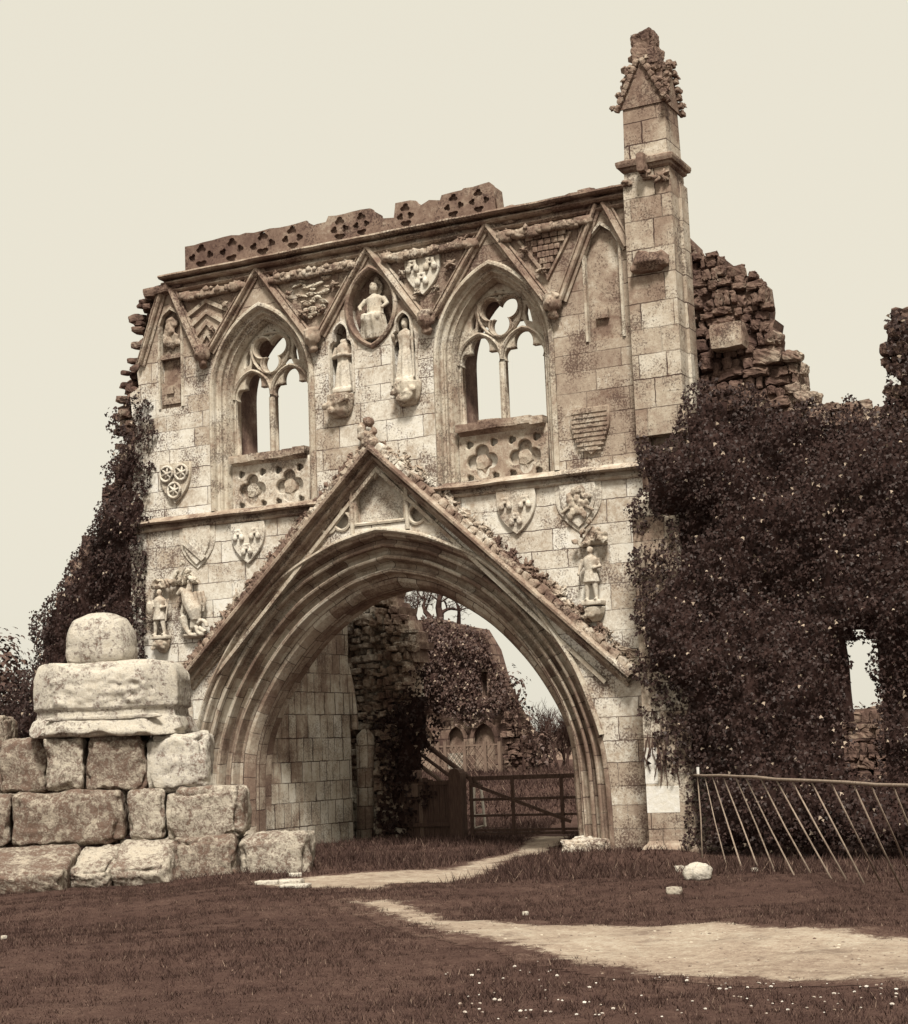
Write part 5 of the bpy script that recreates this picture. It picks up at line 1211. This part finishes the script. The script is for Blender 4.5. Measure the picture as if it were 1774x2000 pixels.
for i, (x, y) in enumerate(((780, 1212), (800, 1215), (815, 1212))):
    b0 = pz(x, y, YR+.3); bare('fine twiggy scrub on the ruin top left of the bare trees', b0, (R.uniform(-.2, .2), 0, 1), .75, .035, 4, 80+i, 4, .55, 'twiggy scrub on the ruin')
for i, (x, y, L) in enumerate(((1075, 1508, 1.5), (1092, 1508, 1.7), (1110, 1508, 1.7), (1128, 1508, 1.8), (1060, 1508, 1.3), (1100, 1508, 1.3))):
    b0 = pz(x, y, 27+i*.4); bare('grey twiggy bare tree at the right of the arch opening', b0, (R.uniform(-.1, .1), 0, 1), L*.62, .06, 4, 90+i, 5, .5, 'twiggy trees right of the ruin', .18)
# distant wooded hill
hx = np.linspace(-120, 200, 120); V = []; 
for y, h in ((70, 0.0), (80, .55), (92, 1.0), (120, 1.05), (180, .9)):
    for x in hx: 
        t = min(1, max(0, (x+25)/30)); V.append((x, y, .7+h*(2.0+4.3*t*t*(3-2*t)+.35*math.sin(x*.31)+.2*math.sin(x*.9+y))))
V = np.array(V); nx = len(hx); ii = (np.arange(4)[:, None]*nx+np.arange(nx-1)[None]).ravel()
tag(mesh_obj('hill', fast_mesh('hill', V, np.c_[ii, ii+1, ii+1+nx, ii+nx]), plain_mat('hazy_hillside', 96, 150, .35, 1, .02), smooth=True), kind='structure')
wd = []
g = np.random.default_rng(3)
for i in range(60):
    x = g.uniform(-60, 60); y = g.uniform(78, 90); t = min(1, max(0, (x+25)/30)); wd.append(((x, y, .7+.75*(2.0+4.3*t*t*(3-2*t))), (g.uniform(.8, 1.8), 1, g.uniform(.5, 1.1))))
P, Nn = canopy_cloud(wd, 260, 5); tag(leaves(P, Nn, .35, M_LEAF, 'far_wood', None, 6), 'dim wood on the far hillside', 'wood', kind='stuff')
# pale pier glimpsed through the gap in the ivy
poly = pp([(1650, 1385), (1690, 1370), (1716, 1395), (1740, 1450), (1750, 1560), (1600, 1560), (1620, 1440)], 10.0)
rubble('dim stone pier seen through the gap in the ivy', poly, 10.0, .6, 29, .25, .45, (M_RFAR,), prot=.1, name='stone_pier', cat='stone pier')

# ---------------------------------------------------------------- leaning stake railing
M_STAKE = plain_mat('peeled_stakes', 96, 176, 30, .85, .15, stretch=(1, 1, .35), isl=.5)
rl = thing('stake_railing', tuple(G(1372, 1690)), 'rustic railing of leaning thin stakes under a long pole rail beside the buttress', 'railing')
ra, rb = G(1348, 1513, 1.17), G(1774, 1536, 1.13); rc = ra+(rb-ra)*1.4
pts = [ra+(rc-ra)*(i/14)+Vector((0, 0, R.uniform(-.012, .012))) for i in range(15)]
MB().tube(pts, [.019+R.uniform(-.003, .003) for _ in pts], 8).build('rail', M_STAKE, rl, smooth=True)
ST = [((1370, 1517), (1372, 1680)), ((1391, 1530), (1422, 1695)), ((1412, 1520), (1454, 1710)), ((1441, 1521), (1485, 1707)), ((1472, 1523), (1517, 1710)), ((1496, 1522), (1556, 1719)), ((1530, 1526), (1588, 1715)), ((1562, 1526), (1629, 1722)), ((1593, 1528), (1658, 1722)), ((1629, 1530), (1693, 1731)), ((1663, 1532), (1724, 1726)), ((1698, 1534), (1768, 1738)), ((1724, 1534), (1792, 1730)), ((1755, 1536), (1825, 1735)), ((1786, 1538), (1856, 1742)), ((1818, 1540), (1890, 1748))]
d0 = (rb-ra); 
for i, (a, b) in enumerate(ST):
    t = (a[0]-1348)/(1774-1348); top = ra+d0*t+Vector((0, 0, -.02)); bot = G(b[0], b[1], .0); bot.z = float(gz(np.array(bot.x), np.array(bot.y)))-.05
    mid = (top+bot)/2+Vector((R.uniform(-.015, .015), R.uniform(-.015, .015), 0))
    r = .0105 if i != 1 else .008
    MB().tube([top, mid, bot], [r*.9, r, r*1.1], 6).build('stake', M_STAKE, rl, smooth=True)
a = G(1364, 1512, 1.18); tag(MB().tube([a+Vector((0, 0, -.02)), a+Vector((0, 0, .10))], [.02, .022], 6).build('peg', M_NEW, None, tuple(a)), 'small white peg standing on the rail by the buttress', 'peg')
